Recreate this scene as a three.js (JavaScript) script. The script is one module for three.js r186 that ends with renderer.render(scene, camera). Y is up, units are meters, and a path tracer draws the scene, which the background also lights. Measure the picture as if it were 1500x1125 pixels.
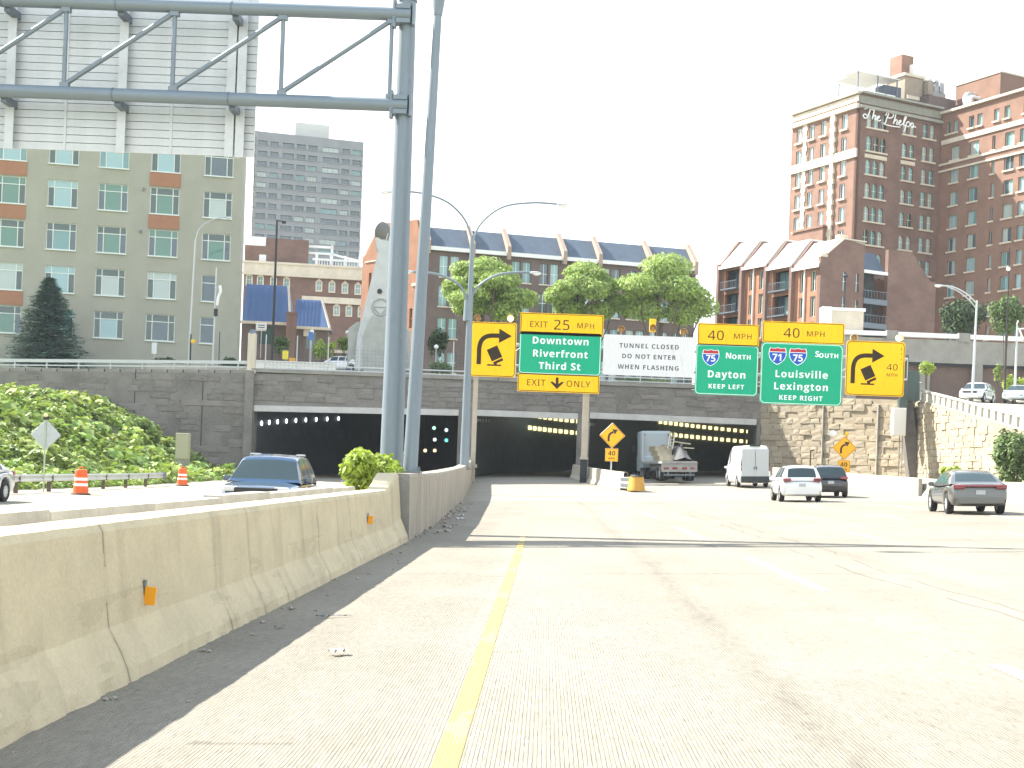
import * as THREE from 'three';
import { mergeGeometries, mergeVertices } from 'three/addons/utils/BufferGeometryUtils.js';
import { RoundedBoxGeometry } from 'three/addons/geometries/RoundedBoxGeometry.js';

// ---------------------------------------------------------------- camera, sky, sun, exposure
const ROLL = 0.0367, EYE = 1.42, FL = 2000;            // the car stands on a road that falls to the left
const scene = new THREE.Scene();
const camera = new THREE.PerspectiveCamera(2 * Math.atan(562.5 / FL) * 180 / Math.PI, 1024 / 768, 0.1, 6000);
camera.position.set(0, EYE, 0); camera.rotation.z = ROLL;
camera.setViewOffset(1500, 1125, -50, -127.5, 1500, 1125);
function sm(a, b, x) { const t = Math.min(1, Math.max(0, (x - a) / (b - a))); return t * t * (3 - 2 * t); }
{
  const w = 512, h = 256, a = new Float32Array(w * h * 4);
  for (let j = 0; j < h; j++) for (let i = 0; i < w; i++) {
    const e = Math.max(0, Math.sin(((j + .5) / h - .5) * Math.PI)), k = sm(.3, 1, e), o = (j * w + i) * 4;   // white summer haze low down, pale blue overhead
    a[o] = .62 - .36 * k; a[o + 1] = .64 - .29 * k; a[o + 2] = .66 - .18 * k; a[o + 3] = 1;
  }
  const t = new THREE.DataTexture(a, w, h, THREE.RGBAFormat, THREE.FloatType);
  t.mapping = THREE.EquirectangularReflectionMapping; t.magFilter = t.minFilter = THREE.LinearFilter; t.needsUpdate = true;
  scene.background = t; scene.environment = t;
}
const sun = new THREE.DirectionalLight(new THREE.Color().setRGB(1, .945, .85), 5);
sun.position.set(-93 + 4, 100, -46 - 60); sun.target.position.set(4, 0, -60);
sun.castShadow = true; sun.shadow.mapSize.set(4096, 4096); sun.shadow.radius = 1.2;
Object.assign(sun.shadow.camera, { left: -140, right: 140, top: 140, bottom: -140, near: 1, far: 500 });
scene.add(sun, sun.target);
const renderer = new THREE.WebGLRenderer({ antialias: true });
renderer.setSize(1024, 768); renderer.shadowMap.enabled = true;
renderer.toneMapping = THREE.LinearToneMapping; renderer.toneMappingExposure = 3.1;

// ---------------------------------------------------------------- helpers
let seed = 7;
const rnd = () => { seed |= 0; seed = seed + 0x6D2B79F5 | 0; let t = Math.imul(seed ^ seed >>> 15, 1 | seed); t = t + Math.imul(t ^ t >>> 7, 61 | t) ^ t; return ((t ^ t >>> 14) >>> 0) / 4294967296; };
const rr = (a, b) => a + (b - a) * rnd();
const reseed = s => { seed = s; };
const lerp = (a, b, t) => a + (b - a) * t, clamp = (x, a, b) => Math.min(b, Math.max(a, x));

function curve(list, t) { if (t <= list[0][0]) return list[0][1]; for (let i = 1; i < list.length; i++) if (t <= list[i][0]) return lerp(list[i - 1][1], list[i][1], (t - list[i - 1][0]) / (list[i][0] - list[i - 1][0])); return list[list.length - 1][1]; }
const P = (px, py, Z) => { const u = (px - 800) / FL * Z, v = (690 - py) / FL * Z; return new THREE.Vector3(u * Math.cos(ROLL) - v * Math.sin(ROLL), EYE + u * Math.sin(ROLL) + v * Math.cos(ROLL), -Z); };
const rise = Z => Z < 65 ? 0 : Z < 111 ? .87 * Math.pow((Z - 65) / 46, 1.5) : .87 + .6 * (1 - Math.exp(-(Z - 111) * .0284 / .6));
const gR = (x, Z) => ROLL * Math.min(x, 21) + rise(Z);
const gL = (x, Z) => -.1 + .006 * (x + 3.3) + (Z > 70 ? .35 * Math.pow(clamp((Z - 70) / 41, 0, 1.5), 1.3) : 0);
const C = (r, g, b) => new THREE.Color().setRGB(r, g, b);
const used = {};
const nm = n => { const k = used[n] = (used[n] ?? -1) + 1; return k ? n + '_' + String(k).padStart(3, '0') : n; };
function T(name, label, category, x = 0, y = 0, z = 0, turn = 0, group) {
  const o = new THREE.Group(); o.name = nm(name); o.position.set(x, y, z); o.rotation.y = turn;
  o.userData = { label, category }; if (group) o.userData.group = group; scene.add(o); return o;
}
function M(geo, mat, name, parent, x = 0, y = 0, z = 0) {
  if (Array.isArray(geo)) geo = merge(geo);
  const m = new THREE.Mesh(geo, mat); m.name = name; m.position.set(x, y, z); m.castShadow = m.receiveShadow = true; parent.add(m); return m;
}
function S(name, geo, mat, kind = 'structure', label) { const m = M(geo, mat, nm(name), scene); m.userData = { kind }; if (label) m.userData.label = label; return m; }
function merge(l) { l = l.map(g => g.index ? g.toNonIndexed() : g); l.forEach(g => { for (const k of Object.keys(g.attributes)) if (!['position', 'normal', 'uv', 'color'].includes(k)) g.deleteAttribute(k); }); const c = l.some(g => g.attributes.color); if (!c) l.forEach(g => g.deleteAttribute('color')); return mergeGeometries(l); }
function box(w, h, d, x = 0, y = 0, z = 0) {          // centred, uv in metres
  const g = new THREE.BoxGeometry(w, h, d), u = g.attributes.uv, s = [[d, h], [d, h], [w, d], [w, d], [w, h], [w, h]];
  for (let i = 0; i < 24; i++) u.setXY(i, u.getX(i) * s[i >> 2][0], u.getY(i) * s[i >> 2][1]);
  return g.translate(x, y, z);
}
const bx0 = (x0, x1, y0, y1, z0, z1) => box(x1 - x0, y1 - y0, z1 - z0, (x0 + x1) / 2, (y0 + y1) / 2, (z0 + z1) / 2);
const rbox = (w, h, d, r, x = 0, y = 0, z = 0, s = 2) => new RoundedBoxGeometry(w, h, d, s, r).translate(x, y, z);
const cyl = (r0, r1, h, x = 0, y = 0, z = 0, n = 14) => new THREE.CylinderGeometry(r1, r0, h, n).translate(x, y + h / 2, z);
const V = (x, y, z) => new THREE.Vector3(x, y, z);
function bar(a, b, r, n = 8, r2) { const d = b.clone().sub(a), g = new THREE.CylinderGeometry(r2 ?? r, r, d.length(), n); g.translate(0, d.length() / 2, 0); g.applyQuaternion(new THREE.Quaternion().setFromUnitVectors(V(0, 1, 0), d.normalize())); return g.translate(a.x, a.y, a.z); }
function beam(a, b, w, h) { const d = b.clone().sub(a), L = d.length(), g = box(w, h, L); const m = new THREE.Matrix4().lookAt(V(0, 0, 0), d.clone().negate(), V(0, 1, 0)); g.applyMatrix4(m); return g.translate((a.x + b.x) / 2, (a.y + b.y) / 2, (a.z + b.z) / 2); }
const tube = (pts, r, n = 8, seg = 24) => new THREE.TubeGeometry(new THREE.CatmullRomCurve3(pts), seg, r, n, false);
function poly(pts, d, bevel = 0) { const s = new THREE.Shape(pts.map(p => new THREE.Vector2(p[0], p[1]))); return new THREE.ExtrudeGeometry(s, { depth: d, bevelEnabled: bevel > 0, bevelSize: bevel, bevelThickness: bevel, bevelSegments: 2, curveSegments: 8 }); }
function surf(nu, nv, f, uvf) {                        // parametric grid
  const p = [], uv = [], ix = [];
  for (let j = 0; j <= nv; j++) for (let i = 0; i <= nu; i++) { const q = f(i / nu, j / nv); p.push(q.x, q.y, q.z); const w = uvf ? uvf(q, i / nu, j / nv) : [q.x, -q.z]; uv.push(w[0], w[1]); }
  for (let j = 0; j < nv; j++) for (let i = 0; i < nu; i++) { const a = j * (nu + 1) + i, b = a + 1, c = a + nu + 1, d = c + 1; ix.push(a, b, d, a, d, c); }
  const g = new THREE.BufferGeometry(); g.setAttribute('position', new THREE.Float32BufferAttribute(p, 3)); g.setAttribute('uv', new THREE.Float32BufferAttribute(uv, 2)); g.setIndex(ix); g.computeVertexNormals(); return g;
}
// a profile [[offset, height]...] carried along a path [[x, Z]...]; the base follows ground(x, Z)
function sweep(path, prof, ground, step = .5, rough = 0, hf) {
  const pts = new THREE.CatmullRomCurve3(path.map(p => V(p[0], 0, -p[1])), false, 'catmullrom', .3), L = pts.getLength(), n = Math.max(2, Math.round(L / step)), ring = [], pr = [], lens = [];
  for (let i = 0; i < prof.length - 1; i++) { pr.push([prof[i], prof[i + 1]]); }
  const geos = [];
  for (const [A, B] of pr) {
    const l = Math.hypot(B[0] - A[0], B[1] - A[1]), m = Math.max(1, Math.round(l / (rough ? .07 : .5))), s0 = lens.reduce((a, b) => a + b, 0); lens.push(l);
    geos.push(surf(n, m, (u, v) => {
      const q = pts.getPointAt(u), t = pts.getTangentAt(u), o = lerp(A[0], B[0], v), h = lerp(A[1], B[1], v), H = hf ? hf(-q.z) : 1;
      let k = rough ? rough * (n3(q.z * 3.1, h * 3.1, 2) + .6 * n3(q.z * 9, h * 9, 5)) : 0;
      const x = q.x - t.z * (o + k), z = q.z + t.x * (o + k), gx = q.x - t.z * 0;
      return V(x, ground(gx, -q.z) + h * H + (rough && h > .02 ? k * .5 : 0), z);
    }, (q, u, v) => [u * L, s0 + v * l]));
  }
  return geos;
}
// smooth value noise
const hsh = (x, y, z) => { let h = Math.imul(x, 374761393) ^ Math.imul(y, 668265263) ^ Math.imul(z, 2147483647 - 1e6); h = Math.imul(h ^ h >>> 13, 1274126177); return ((h ^ h >>> 16) >>> 0) / 4294967296; };
function vn(x, y, z = 0, per = 0) { const X = Math.floor(x), Y = Math.floor(y), fx = x - X, fy = y - Y, s = t => t * t * (3 - 2 * t), w = per ? q => ((q % per) + per) % per : q => q; return lerp(lerp(hsh(w(X), w(Y), z), hsh(w(X + 1), w(Y), z), s(fx)), lerp(hsh(w(X), w(Y + 1), z), hsh(w(X + 1), w(Y + 1), z), s(fx)), s(fy)); }
const n3 = (x, y, z) => vn(x, y, z) - .5;
const fbm = (x, y, z, per, o = 4) => { let a = 0, s = 0, k = 1; for (let i = 0; i < o; i++) { a += k * vn(x, y, z + i, per); s += k; x *= 2; y *= 2; per *= 2; k *= .55; } return a / s; };
function tex(size, f, srgb = true, rep = 1, rep2) {
  const a = new Uint8Array(size * size * 4), enc = v => Math.round(255 * clamp(srgb ? (v <= .0031308 ? 12.92 * v : 1.055 * Math.pow(v, 1 / 2.4) - .055) : v, 0, 1));
  for (let j = 0; j < size; j++) for (let i = 0; i < size; i++) { const c = f((i + .5) / size, (j + .5) / size), o = (j * size + i) * 4; a[o] = enc(c[0]); a[o + 1] = enc(c[1]); a[o + 2] = enc(c[2]); a[o + 3] = 255; }
  const t = new THREE.DataTexture(a, size, size); t.wrapS = t.wrapT = THREE.RepeatWrapping; t.magFilter = THREE.LinearFilter; t.minFilter = THREE.LinearMipmapLinearFilter; t.generateMipmaps = true; if (srgb) t.colorSpace = THREE.SRGBColorSpace; t.repeat.set(1 / rep, 1 / (rep2 ?? rep)); t.needsUpdate = true; return t;
}
const std = (c, rough = .8, metal = 0, ex = {}) => new THREE.MeshStandardMaterial({ color: Array.isArray(c) ? C(...c) : c, roughness: rough, metalness: metal, ...ex });
const grainBump = tex(256, (u, v) => { const k = .5 * fbm(u * 32, v * 32, 3, 32, 3) + .5 * vn(u * 128, v * 128, 8, 128); return [k, k, k]; }, false, 1.3);
// mottled surface: base colour, contrast, size of the patches in metres
function mottle(c, con, size, z, rough = .9, ex = {}, patch = 6) {
  const m = tex(256, (u, v) => { const k = 1 + con * (1.5 * (fbm(u * patch, v * patch, z, patch, 5) - .5) + .5 * (vn(u * 128, v * 128, z + 9, 128) - .5)); return [c[0] * k, c[1] * k, c[2] * (k - .02)]; }, true, size);
  return new THREE.MeshStandardMaterial({ map: m, roughness: rough, ...ex });
}
function canvasTex(w, h, draw) { const c = document.createElement('canvas'); c.width = w; c.height = h; const g = c.getContext('2d'); draw(g, w, h); const t = new THREE.CanvasTexture(c); t.colorSpace = THREE.SRGBColorSpace; t.anisotropy = 8; return t; }

// ---------------------------------------------------------------- materials
const mt = {};
mt.steel = mottle([.2, .245, .285], .2, 1.6, 21, .5, { metalness: .35 });
mt.steelDark = std([.16, .19, .22], .5, .5);
mt.galv = mottle([.5, .53, .55], .15, 1.2, 22, .45, { metalness: .4 });
mt.alum = mottle([.56, .59, .61], .14, .9, 23, .45, { metalness: .25 });
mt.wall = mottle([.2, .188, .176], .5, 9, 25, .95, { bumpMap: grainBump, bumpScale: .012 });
mt.wallLit = mottle([.33, .28, .21], .35, 7, 26, .95, { bumpMap: grainBump, bumpScale: .012 });  // lighter, warmer copy of wall: sunlight put into the colour
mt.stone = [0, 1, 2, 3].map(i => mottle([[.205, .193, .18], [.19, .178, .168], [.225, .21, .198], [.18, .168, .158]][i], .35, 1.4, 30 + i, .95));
mt.stoneLit = [0, 1, 2, 3].map(i => mottle([[.35, .295, .22], [.32, .27, .2], [.385, .33, .25], [.33, .285, .22]][i], .3, 1.4, 40 + i, .95));  // stone recoloured for the sun-facing walls, sunlight included in the tone
mt.conc = mottle([.42, .405, .36], .28, 3.2, 50, .92, { bumpMap: grainBump, bumpScale: .006 });
mt.concPale = mottle([.42, .385, .315], .2, 3.2, 51, .92, { bumpMap: grainBump, bumpScale: .006 });
mt.concGrey = mottle([.27, .26, .24], .3, 4, 52, .92, { bumpMap: grainBump, bumpScale: .006 });
mt.lintel = mottle([.5, .5, .49], .2, 3, 53, .85);
mt.dark = std([.03, .035, .04], .8);
mt.rubber = std([.022, .022, .024], .85);
mt.white = std([.78, .78, .77], .6);
mt.yellow = std([.85, .5, .012], .5);
mt.black = std([.02, .02, .02], .6);
mt.glass = ['.055,.10,.12', '.12,.27,.27', '.25,.42,.43', '.03,.075,.065', '.36,.44,.41', '.07,.2,.15'].map(s => new THREE.MeshPhysicalMaterial({ color: C(...s.split(',').map(Number)), roughness: .08, clearcoat: 1, clearcoatRoughness: .04 }));  // opaque tints: sky reflection and curtains behind are put into the colour
mt.frame = std([.66, .72, .67], .6);
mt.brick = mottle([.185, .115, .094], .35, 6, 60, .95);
mt.brickLit = mottle([.34, .17, .105], .25, 6, 61, .95);  // brighter brick copy for sun-facing walls, with the sunlight in its colour
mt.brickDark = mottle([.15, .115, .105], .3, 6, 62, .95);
mt.lime = mottle([.62, .55, .45], .2, 4, 63, .9);
mt.beige = mottle([.335, .335, .28], .12, 8, 64, .92);
mt.slate = mottle([.085, .115, .16], .25, 3, 65, .7);
mt.leafSpot = 0;
const leafMat = (c, tr = .35) => new THREE.MeshPhysicalMaterial({ color: C(...c), vertexColors: true, roughness: .9, side: THREE.DoubleSide, transmission: tr, thickness: 0 });
mt.leafLime = leafMat([.30, .42, .05]); mt.leafHoney = leafMat([.29, .42, .11]); mt.leafGrass = leafMat([.2, .3, .07]);
mt.leafDark = leafMat([.035, .075, .022], .2); mt.leafSpruce = leafMat([.16, .29, .23], .3); mt.leafMid = leafMat([.10, .17, .05], .3);
mt.bark = mottle([.11, .085, .065], .4, 1, 66, .95);

// ---------------------------------------------------------------- ground, roads
const wallX = Z => Z < 27.6 ? -2.73 : Z < 111 ? curve([[27.6, -2.73], [38, -2.95], [60, -3.75], [75, -4.35], [100, -5.4], [111, -5.9]], Z) : -5.9 + bend(Z);
function bend(Z) { return Z > 111 ? (Z - 111) ** 2 / 150 : 0; }
S('ground', new THREE.PlaneGeometry(5000, 5000).rotateX(-Math.PI / 2).translate(0, -1.2, -900), mottle([.2, .22, .12], .4, 30, 70));

const roadMap = tex(2048, (u, v) => {
  const x = u * 24 - 3, Z = v * 96;
  let k = 1 + .34 * (fbm(u * 24, v * 48, 71, 0, 5) - .5) + .2 * (vn(u * 700, v * 1100, 72) - .5);
  k *= 1 + .10 * (vn(u * 60, v * 6, 73) - .5);                                          // long traffic streaks
  for (const c of [1.62, 5.1, 8.8, 12.4]) { const d = Math.abs(x - c - .18 * (vn(Z * .13, c, 74) - .5)) / (.2 + .12 * vn(Z * .5, c, 75)); if (d < 1) k *= 1 - (c < 2 ? .2 : .11) * (1 - d) * (.35 + 1.1 * vn(x * 22, Z * 5, 76)); }   // oil drips down the middle of the lanes
  for (const [c, w, s] of [[4.55, .022, 77], [4.95, .018, 78], [9.5, .02, 79]]) { const d = Math.abs(x - c - .35 * (vn(Z * .16, 1, s) - .5) - .08 * (vn(Z * 1.3, 2, s) - .5)); if (d < w && vn(Z * .7, 5, s) > .45) k *= .62; }                                           // sealed cracks
  if (x < -.62) k *= .9 + .1 * vn(x * 2, Z * .8, 80);                                     // dusty shoulder
  for (let i = 0; i < 26; i++) { const cx = -2 + 20 * hsh(i, 3, 7), cz = 6 + 40 * hsh(i, 5, 7), l = .12 + .4 * hsh(i, 6, 7), w = .012 + .03 * hsh(i, 8, 7); if (Math.abs(x - cx) < l && Math.abs(Z - cz - .1 * (vn(x * 4, i, 85) - .5)) < w) k *= .62; }    // spalls and short cracks
  const sp = vn(u * 900, v * 1500, 81); if (sp > .93) k *= .72;
  return [.238 * k, .216 * k, .173 * k];
}, true, 24, 96); roadMap.offset.set(3 / 24, 0);
const grooves = tex(256, (u, v) => { const g = Math.abs(((u * 16) % 1) - .5) * 2, n = vn(u * 128, v * 16, 82, 128); const k = clamp((g > .34 ? .85 : .25) + .5 * (n - .5), 0, 1); return [k, k, k]; }, false, .36, 1.2);
mt.road = new THREE.MeshStandardMaterial({ map: roadMap, bumpMap: grooves, bumpScale: .007, roughness: .88 });
mt.roadFar = mottle([.25, .228, .186], .18, 12, 83, .88);
mt.joint = mottle([.12, .11, .095], .4, 1, 84);

const road = new THREE.Group(); road.name = 'road'; road.userData = { kind: 'structure' }; scene.add(road);
const xs = [-4.4, 3.2, 6.9, 10.5, 14.1, 17.7, 21], zs = [-9, 18.9, 28.1, 37.3, 46.5, 55.7, 64.9];
M(surf(1, 1, (u, v) => V(lerp(-4.4, 21, u), gR(lerp(-4.4, 21, u), 0) - .018, lerp(9, -65, v))), mt.joint, 'joint_bed', road);
reseed(11);
for (let i = 0; i < xs.length - 1; i++) for (let j = 0; j < zs.length - 1; j++) {
  const g0 = rr(.003, .007), g1 = rr(.005, .011), X0 = xs[i] + g0, X1 = xs[i + 1] - g0, Z0 = zs[j] + g1, Z1 = zs[j + 1] - g1, dy = rr(-.0015, .0015), p = [], uv = [], nrm = [];
  const q = (a, b, c, d, n) => { for (const w of [a, b, c, a, c, d]) { p.push(...w); uv.push(w[0], -w[2]); nrm.push(...n); } };
  const c = (x, Z, d) => [x, gR(x, Z) + dy - d, -Z], e = .005;
  q(c(X0 + e, Z0 + e, 0), c(X1 - e, Z0 + e, 0), c(X1 - e, Z1 - e, 0), c(X0 + e, Z1 - e, 0), [-ROLL, 1, 0]);
  q(c(X0, Z0, .015), c(X1, Z0, .015), c(X1 - e, Z0 + e, 0), c(X0 + e, Z0 + e, 0), [0, .5, .86]); q(c(X1, Z1, .015), c(X0, Z1, .015), c(X0 + e, Z1 - e, 0), c(X1 - e, Z1 - e, 0), [0, .5, -.86]);
  q(c(X0, Z1, .015), c(X0, Z0, .015), c(X0 + e, Z0 + e, 0), c(X0 + e, Z1 - e, 0), [-.86, .5, 0]); q(c(X1, Z0, .015), c(X1, Z1, .015), c(X1 - e, Z1 - e, 0), c(X1 - e, Z0 + e, 0), [.86, .5, 0]);
  const g = new THREE.BufferGeometry(); g.setAttribute('position', new THREE.Float32BufferAttribute(p, 3)); g.setAttribute('uv', new THREE.Float32BufferAttribute(uv, 2)); g.setAttribute('normal', new THREE.Float32BufferAttribute(nrm, 3));
  M(g, mt.road, 'slab', road);
}
M(surf(30, 60, (u, v) => { const Z = lerp(64.9, 210, v), x = lerp(wallX(Z) - .2, 21 + bend(Z), u); return V(x, gR(x - bend(Z) * .0, Z) - .001, -Z); }), mt.roadFar, 'far_pavement', road);
// painted lines (4 mm sheets)
function stripe(name, x0, x1, Z0, Z1, mat) { return M(surf(1, 40, (u, v) => { const Z = lerp(Z0, Z1, v), x = lerp(x0, x1, u); return V(x, gR(x, Z) + .004, -Z); }), mat, name, road); }
const paintTex = (c, z, wear) => { const m = tex(256, (u, v) => { const k = fbm(u * 8, v * 8, z, 8, 4), w = k > wear ? 1 : .45, n = 1 + .12 * (vn(u * 90, v * 90, z, 90) - .5); return [lerp(.238, c[0], w) * n, lerp(.216, c[1], w) * n, lerp(.173, c[2], w) * n]; }, true, 1.1, 4); return new THREE.MeshStandardMaterial({ map: m, roughness: .75, bumpMap: grooves, bumpScale: .003 }); };
const yl = paintTex([.38, .29, .09], 90, .36), wl = paintTex([.5, .49, .45], 91, .4);
stripe('edge_line', -.5, -.37, -8, 27, yl); stripe('overexposed_edge_line', -.5, -.38, 27.2, 62, paintTex([.33, .28, .14], 92, .5));  // far yellow stretch paled: overexposure put into the paint colour
for (let Z = 4; Z < 64; Z += 12.2) for (const x of [3.27, 6.97, 10.57, 14.17]) stripe('lane_dash', x, x + .15, Z, Z + (x < 4 ? 6 : 3.2), wl);
stripe('edge_line', 17.9, 18.05, -8, 64, wl);

S('opposite_road', surf(12, 60, (u, v) => { const Z = lerp(-15, 205, v), x = lerp(-22.5, Math.min(-3.55, wallX(Z) - .3), u); return V(x + bend(Z), gL(x, Z), -Z); }), mt.roadFar);
{ // lane marks of the opposite road
  const g = [];
  for (let Z = 12; Z < 105; Z += 12) for (const x of [-8.2, -12.2, -16.2]) g.push(surf(1, 2, (u, v) => { const z = Z + 3 * v, X = x + .13 * u; return V(X, gL(X, z) + .004, -z); }));
  g.push(surf(1, 40, (u, v) => { const z = lerp(0, 108, v), X = -19.4 + .15 * u; return V(X, gL(X, z) + .004, -z); }));
  S('opposite_lane_markings', merge(g), wl);
}
// planted embankment on the left
const emb = (x, Z) => gL(-22, Z) + .02 + 5.5 * sm(-24.5, -37, x) * (.55 + .45 * sm(50, 108, Z)) + .9 * sm(-33, -60, x) + .25 * n3(x * .5, Z * .5, 3) * sm(-23, -26, x);
S('embankment', surf(40, 60, (u, v) => { const x = lerp(-22.4, -70, u), Z = lerp(5, 111, v); return V(x, emb(x, Z), -Z); }), mottle([.11, .13, .05], .5, 5, 95));
// verge behind the right-hand barrier
S('verge', surf(8, 30, (u, v) => { const x = lerp(20.6, 27.6, u), Z = lerp(20, 104, v); return V(x, gR(21, Z) + .02 + .5 * u, -Z); }), mottle([.3, .27, .19], .4, 4, 96));

// ---------------------------------------------------------------- median barriers and walls
const soil = mottle([.3, .27, .2], .4, 3, 97);
{
  const t = T('median_barrier', 'long beige concrete safety barrier beside the yellow edge line, with two amber reflectors', 'barrier');
  const prof = [[0, 0], [-.02, .09], [-.17, .36], [-.24, 1.0], [-.27, 1.05], [-.64, 1.05], [-.68, .95], [-.74, .1]];
  const hf = Z => 1 + .3 * sm(25.6, 27.5, Z);
  // chipped foot: the lowest courses are eaten away in places
  const gs = sweep([[-2.73, -6], [-2.73, 8], [-2.73, 27.6]], prof, (x, Z) => gR(-2.73, Z) + .0, .06, .014, hf);
  { const p = gs[0].attributes.position, p1 = gs[1].attributes.position; for (const a of [p, p1]) for (let i = 0; i < a.count; i++) { const Z = -a.getZ(i), y = a.getY(i) - gR(-2.73, Z), c = sm(.4, .7, vn(Z * .9, 3, 4)) * sm(.4, .6, vn(Z * 8, y * 14, 6)) * (a === p ? 1 : sm(.2, .09, y)); a.setX(i, a.getX(i) - .014 * c); } for (const g of [gs[0], gs[1]]) g.computeVertexNormals(); }
  gs.push(poly(prof.map(p => [p[0], p[1] * 1.3]), .02).translate(-2.73, gR(-2.73, 27), -27.62));
  const bm = tex(1024, (u, v) => {
    const X = u * 14, Y = v * 2.2; let k = 1 + .3 * (fbm(u * 28, v * 6, 100, 0, 5) - .5) + .12 * (vn(u * 700, v * 110, 101) - .5);
    for (let i = 0; i < 5; i++) { const c = 1.1 + i * 2.75 + .9 * hsh(i, 4, 9), d = Math.abs(X - c - .09 * (vn(Y * 4, i, 102) - .5)); if (d < .012 && vn(Y * 3, i, 103) > (i % 3 ? .55 : .2)) k *= .5; else if (d < .05) k *= .93; }                       // hairline cracks
    const st = vn(X * 5, 1, 104); if (st > .62) k *= 1 - .22 * (st - .62) / .38 * vn(X * 12, Y * 1.2, 105);      // rain streaks
    const sc = fbm(X * 1.2, Y * 6, 106, 0, 4); if (Y < .62 && sc > .6) k *= .9;                                     // rubber scuffs low down
    return [.5 * k, .432 * k, .285 * k];
  }, true, 14, 2.2);
  M(gs, new THREE.MeshStandardMaterial({ map: bm, roughness: .93, bumpMap: grainBump, bumpScale: .004, side: THREE.DoubleSide }), 'concrete_body', t);
  // open joints
  const am = std([.85, .36, .015], .35);
  for (const [px, py, Z] of [[211, 874, 10.0], [542, 762, 22.6]]) {
    const h = (690 - py) / FL * Z + EYE, x = -2.73 - .17 - .07 * (h - .36) / .64;
    const r = M(rbox(.085, .135, .02, .006), am, 'reflector', t, x + .05, gR(-2.73, Z) + h, -Z); r.rotation.z = -.1; r.userData.label = 'amber plastic reflector';
    M(box(.012, .2, .05), mt.steelDark, 'mounting_plate', r, -.05, .01, -.01);
  }
}
{
  const t = T('rear_median_barrier', 'low grey precast barrier sections right behind the long beige barrier', 'barrier');
  reseed(17);
  for (let i = 0; i < 9; i++) {
    const Z0 = 2 + i * 2.6, dy = rr(.02, .06);
    M(poly([[.05, -.1], [-.5, -.1], [-.5, .1], [-.2, 1.06 + dy], [0, 1.06 + dy]], 2.56, .012).translate(-3.55, -.1, -Z0 - 2.57), Object.assign(mt.conc), 'barrier_section', t);
  }
  mt.conc.side = THREE.DoubleSide;
}
{
  const t = T('median_wall', 'weathered grey concrete wall curving from the beige barrier to the tunnel pier', 'wall');
  const path = []; for (const Z of [27.66, 33, 38, 48, 60, 75, 88, 100, 110.6]) path.push([wallX(Z), Z]);
  const wm = tex(512, (u, v) => { const X = u * 24, Y = v * 3; let k = 1 + .35 * (fbm(u * 24, v * 3, 110, 0, 5) - .5) + .12 * (vn(u * 400, v * 60, 111) - .5); if (vn(X * 2.5, Y * .3, 112) > .66) k *= .88; if (Math.abs((X % 6) - 3) < .03) k *= .6; return [.33 * k, .295 * k, .235 * k]; }, true, 24, 3);
  const gs = sweep(path, [[0, 0], [-.03, 1.3], [-.06, 1.36], [-.5, 1.36], [-.56, -.2]], (x, Z) => gR(x, Z), .4, .012, Z => 1 + .22 * sm(30, 80, Z));
  M(gs, new THREE.MeshStandardMaterial({ map: wm, roughness: .95, bumpMap: grainBump, bumpScale: .01, side: THREE.DoubleSide }), 'wall_body', t);
  M(poly([[0, 0], [-.03, 1.36], [-.5, 1.36], [-.56, -.2]], .02).translate(-2.73, gR(-2.73, 27), -27.68), mt.concGrey, 'wall_end', t);
}
S('median_fill', surf(4, 40, (u, v) => { const Z = lerp(26, 108, v), x = lerp(wallX(Z) - .4, wallX(Z) - 1.7, u); return V(x, .75 + rise(Z) * .5 - .75 * sm(.75, 1, u) + .06 * n3(x * 4, Z * 2, 1), -Z); }), soil);
{ // rubble along the foot of the wall
  reseed(23);
  const stones = [0, 1, 2].map(k => { const g = new THREE.IcosahedronGeometry(.06, 1), p = g.attributes.position; for (let i = 0; i < p.count; i++) { const s = .65 + .7 * hsh(Math.round(p.getX(i) * 900), Math.round(p.getY(i) * 900 + p.getZ(i) * 500), k); p.setXYZ(i, p.getX(i) * s, p.getY(i) * s * .6, p.getZ(i) * s); } g.computeVertexNormals(); return g; });
  const rubble = [];
  for (let i = 0; i < 120; i++) { const Z = i < 80 ? rr(29, 62) : rr(6, 27), x = wallX(Z) + Math.pow(rnd(), 2) * .55 + .04, s = i < 80 ? rr(.3, 1.5) : rr(.15, .5); rubble.push(stones[i % 3].clone().scale(s, s, s).rotateY(rr(0, 6)).translate(x, gR(x, Z) + .02 * s, -Z)); }
  S('rubble', merge(rubble), mottle([.3, .28, .24], .4, .4, 120), 'stuff', 'small broken stones along the foot of the median wall');
}
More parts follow.
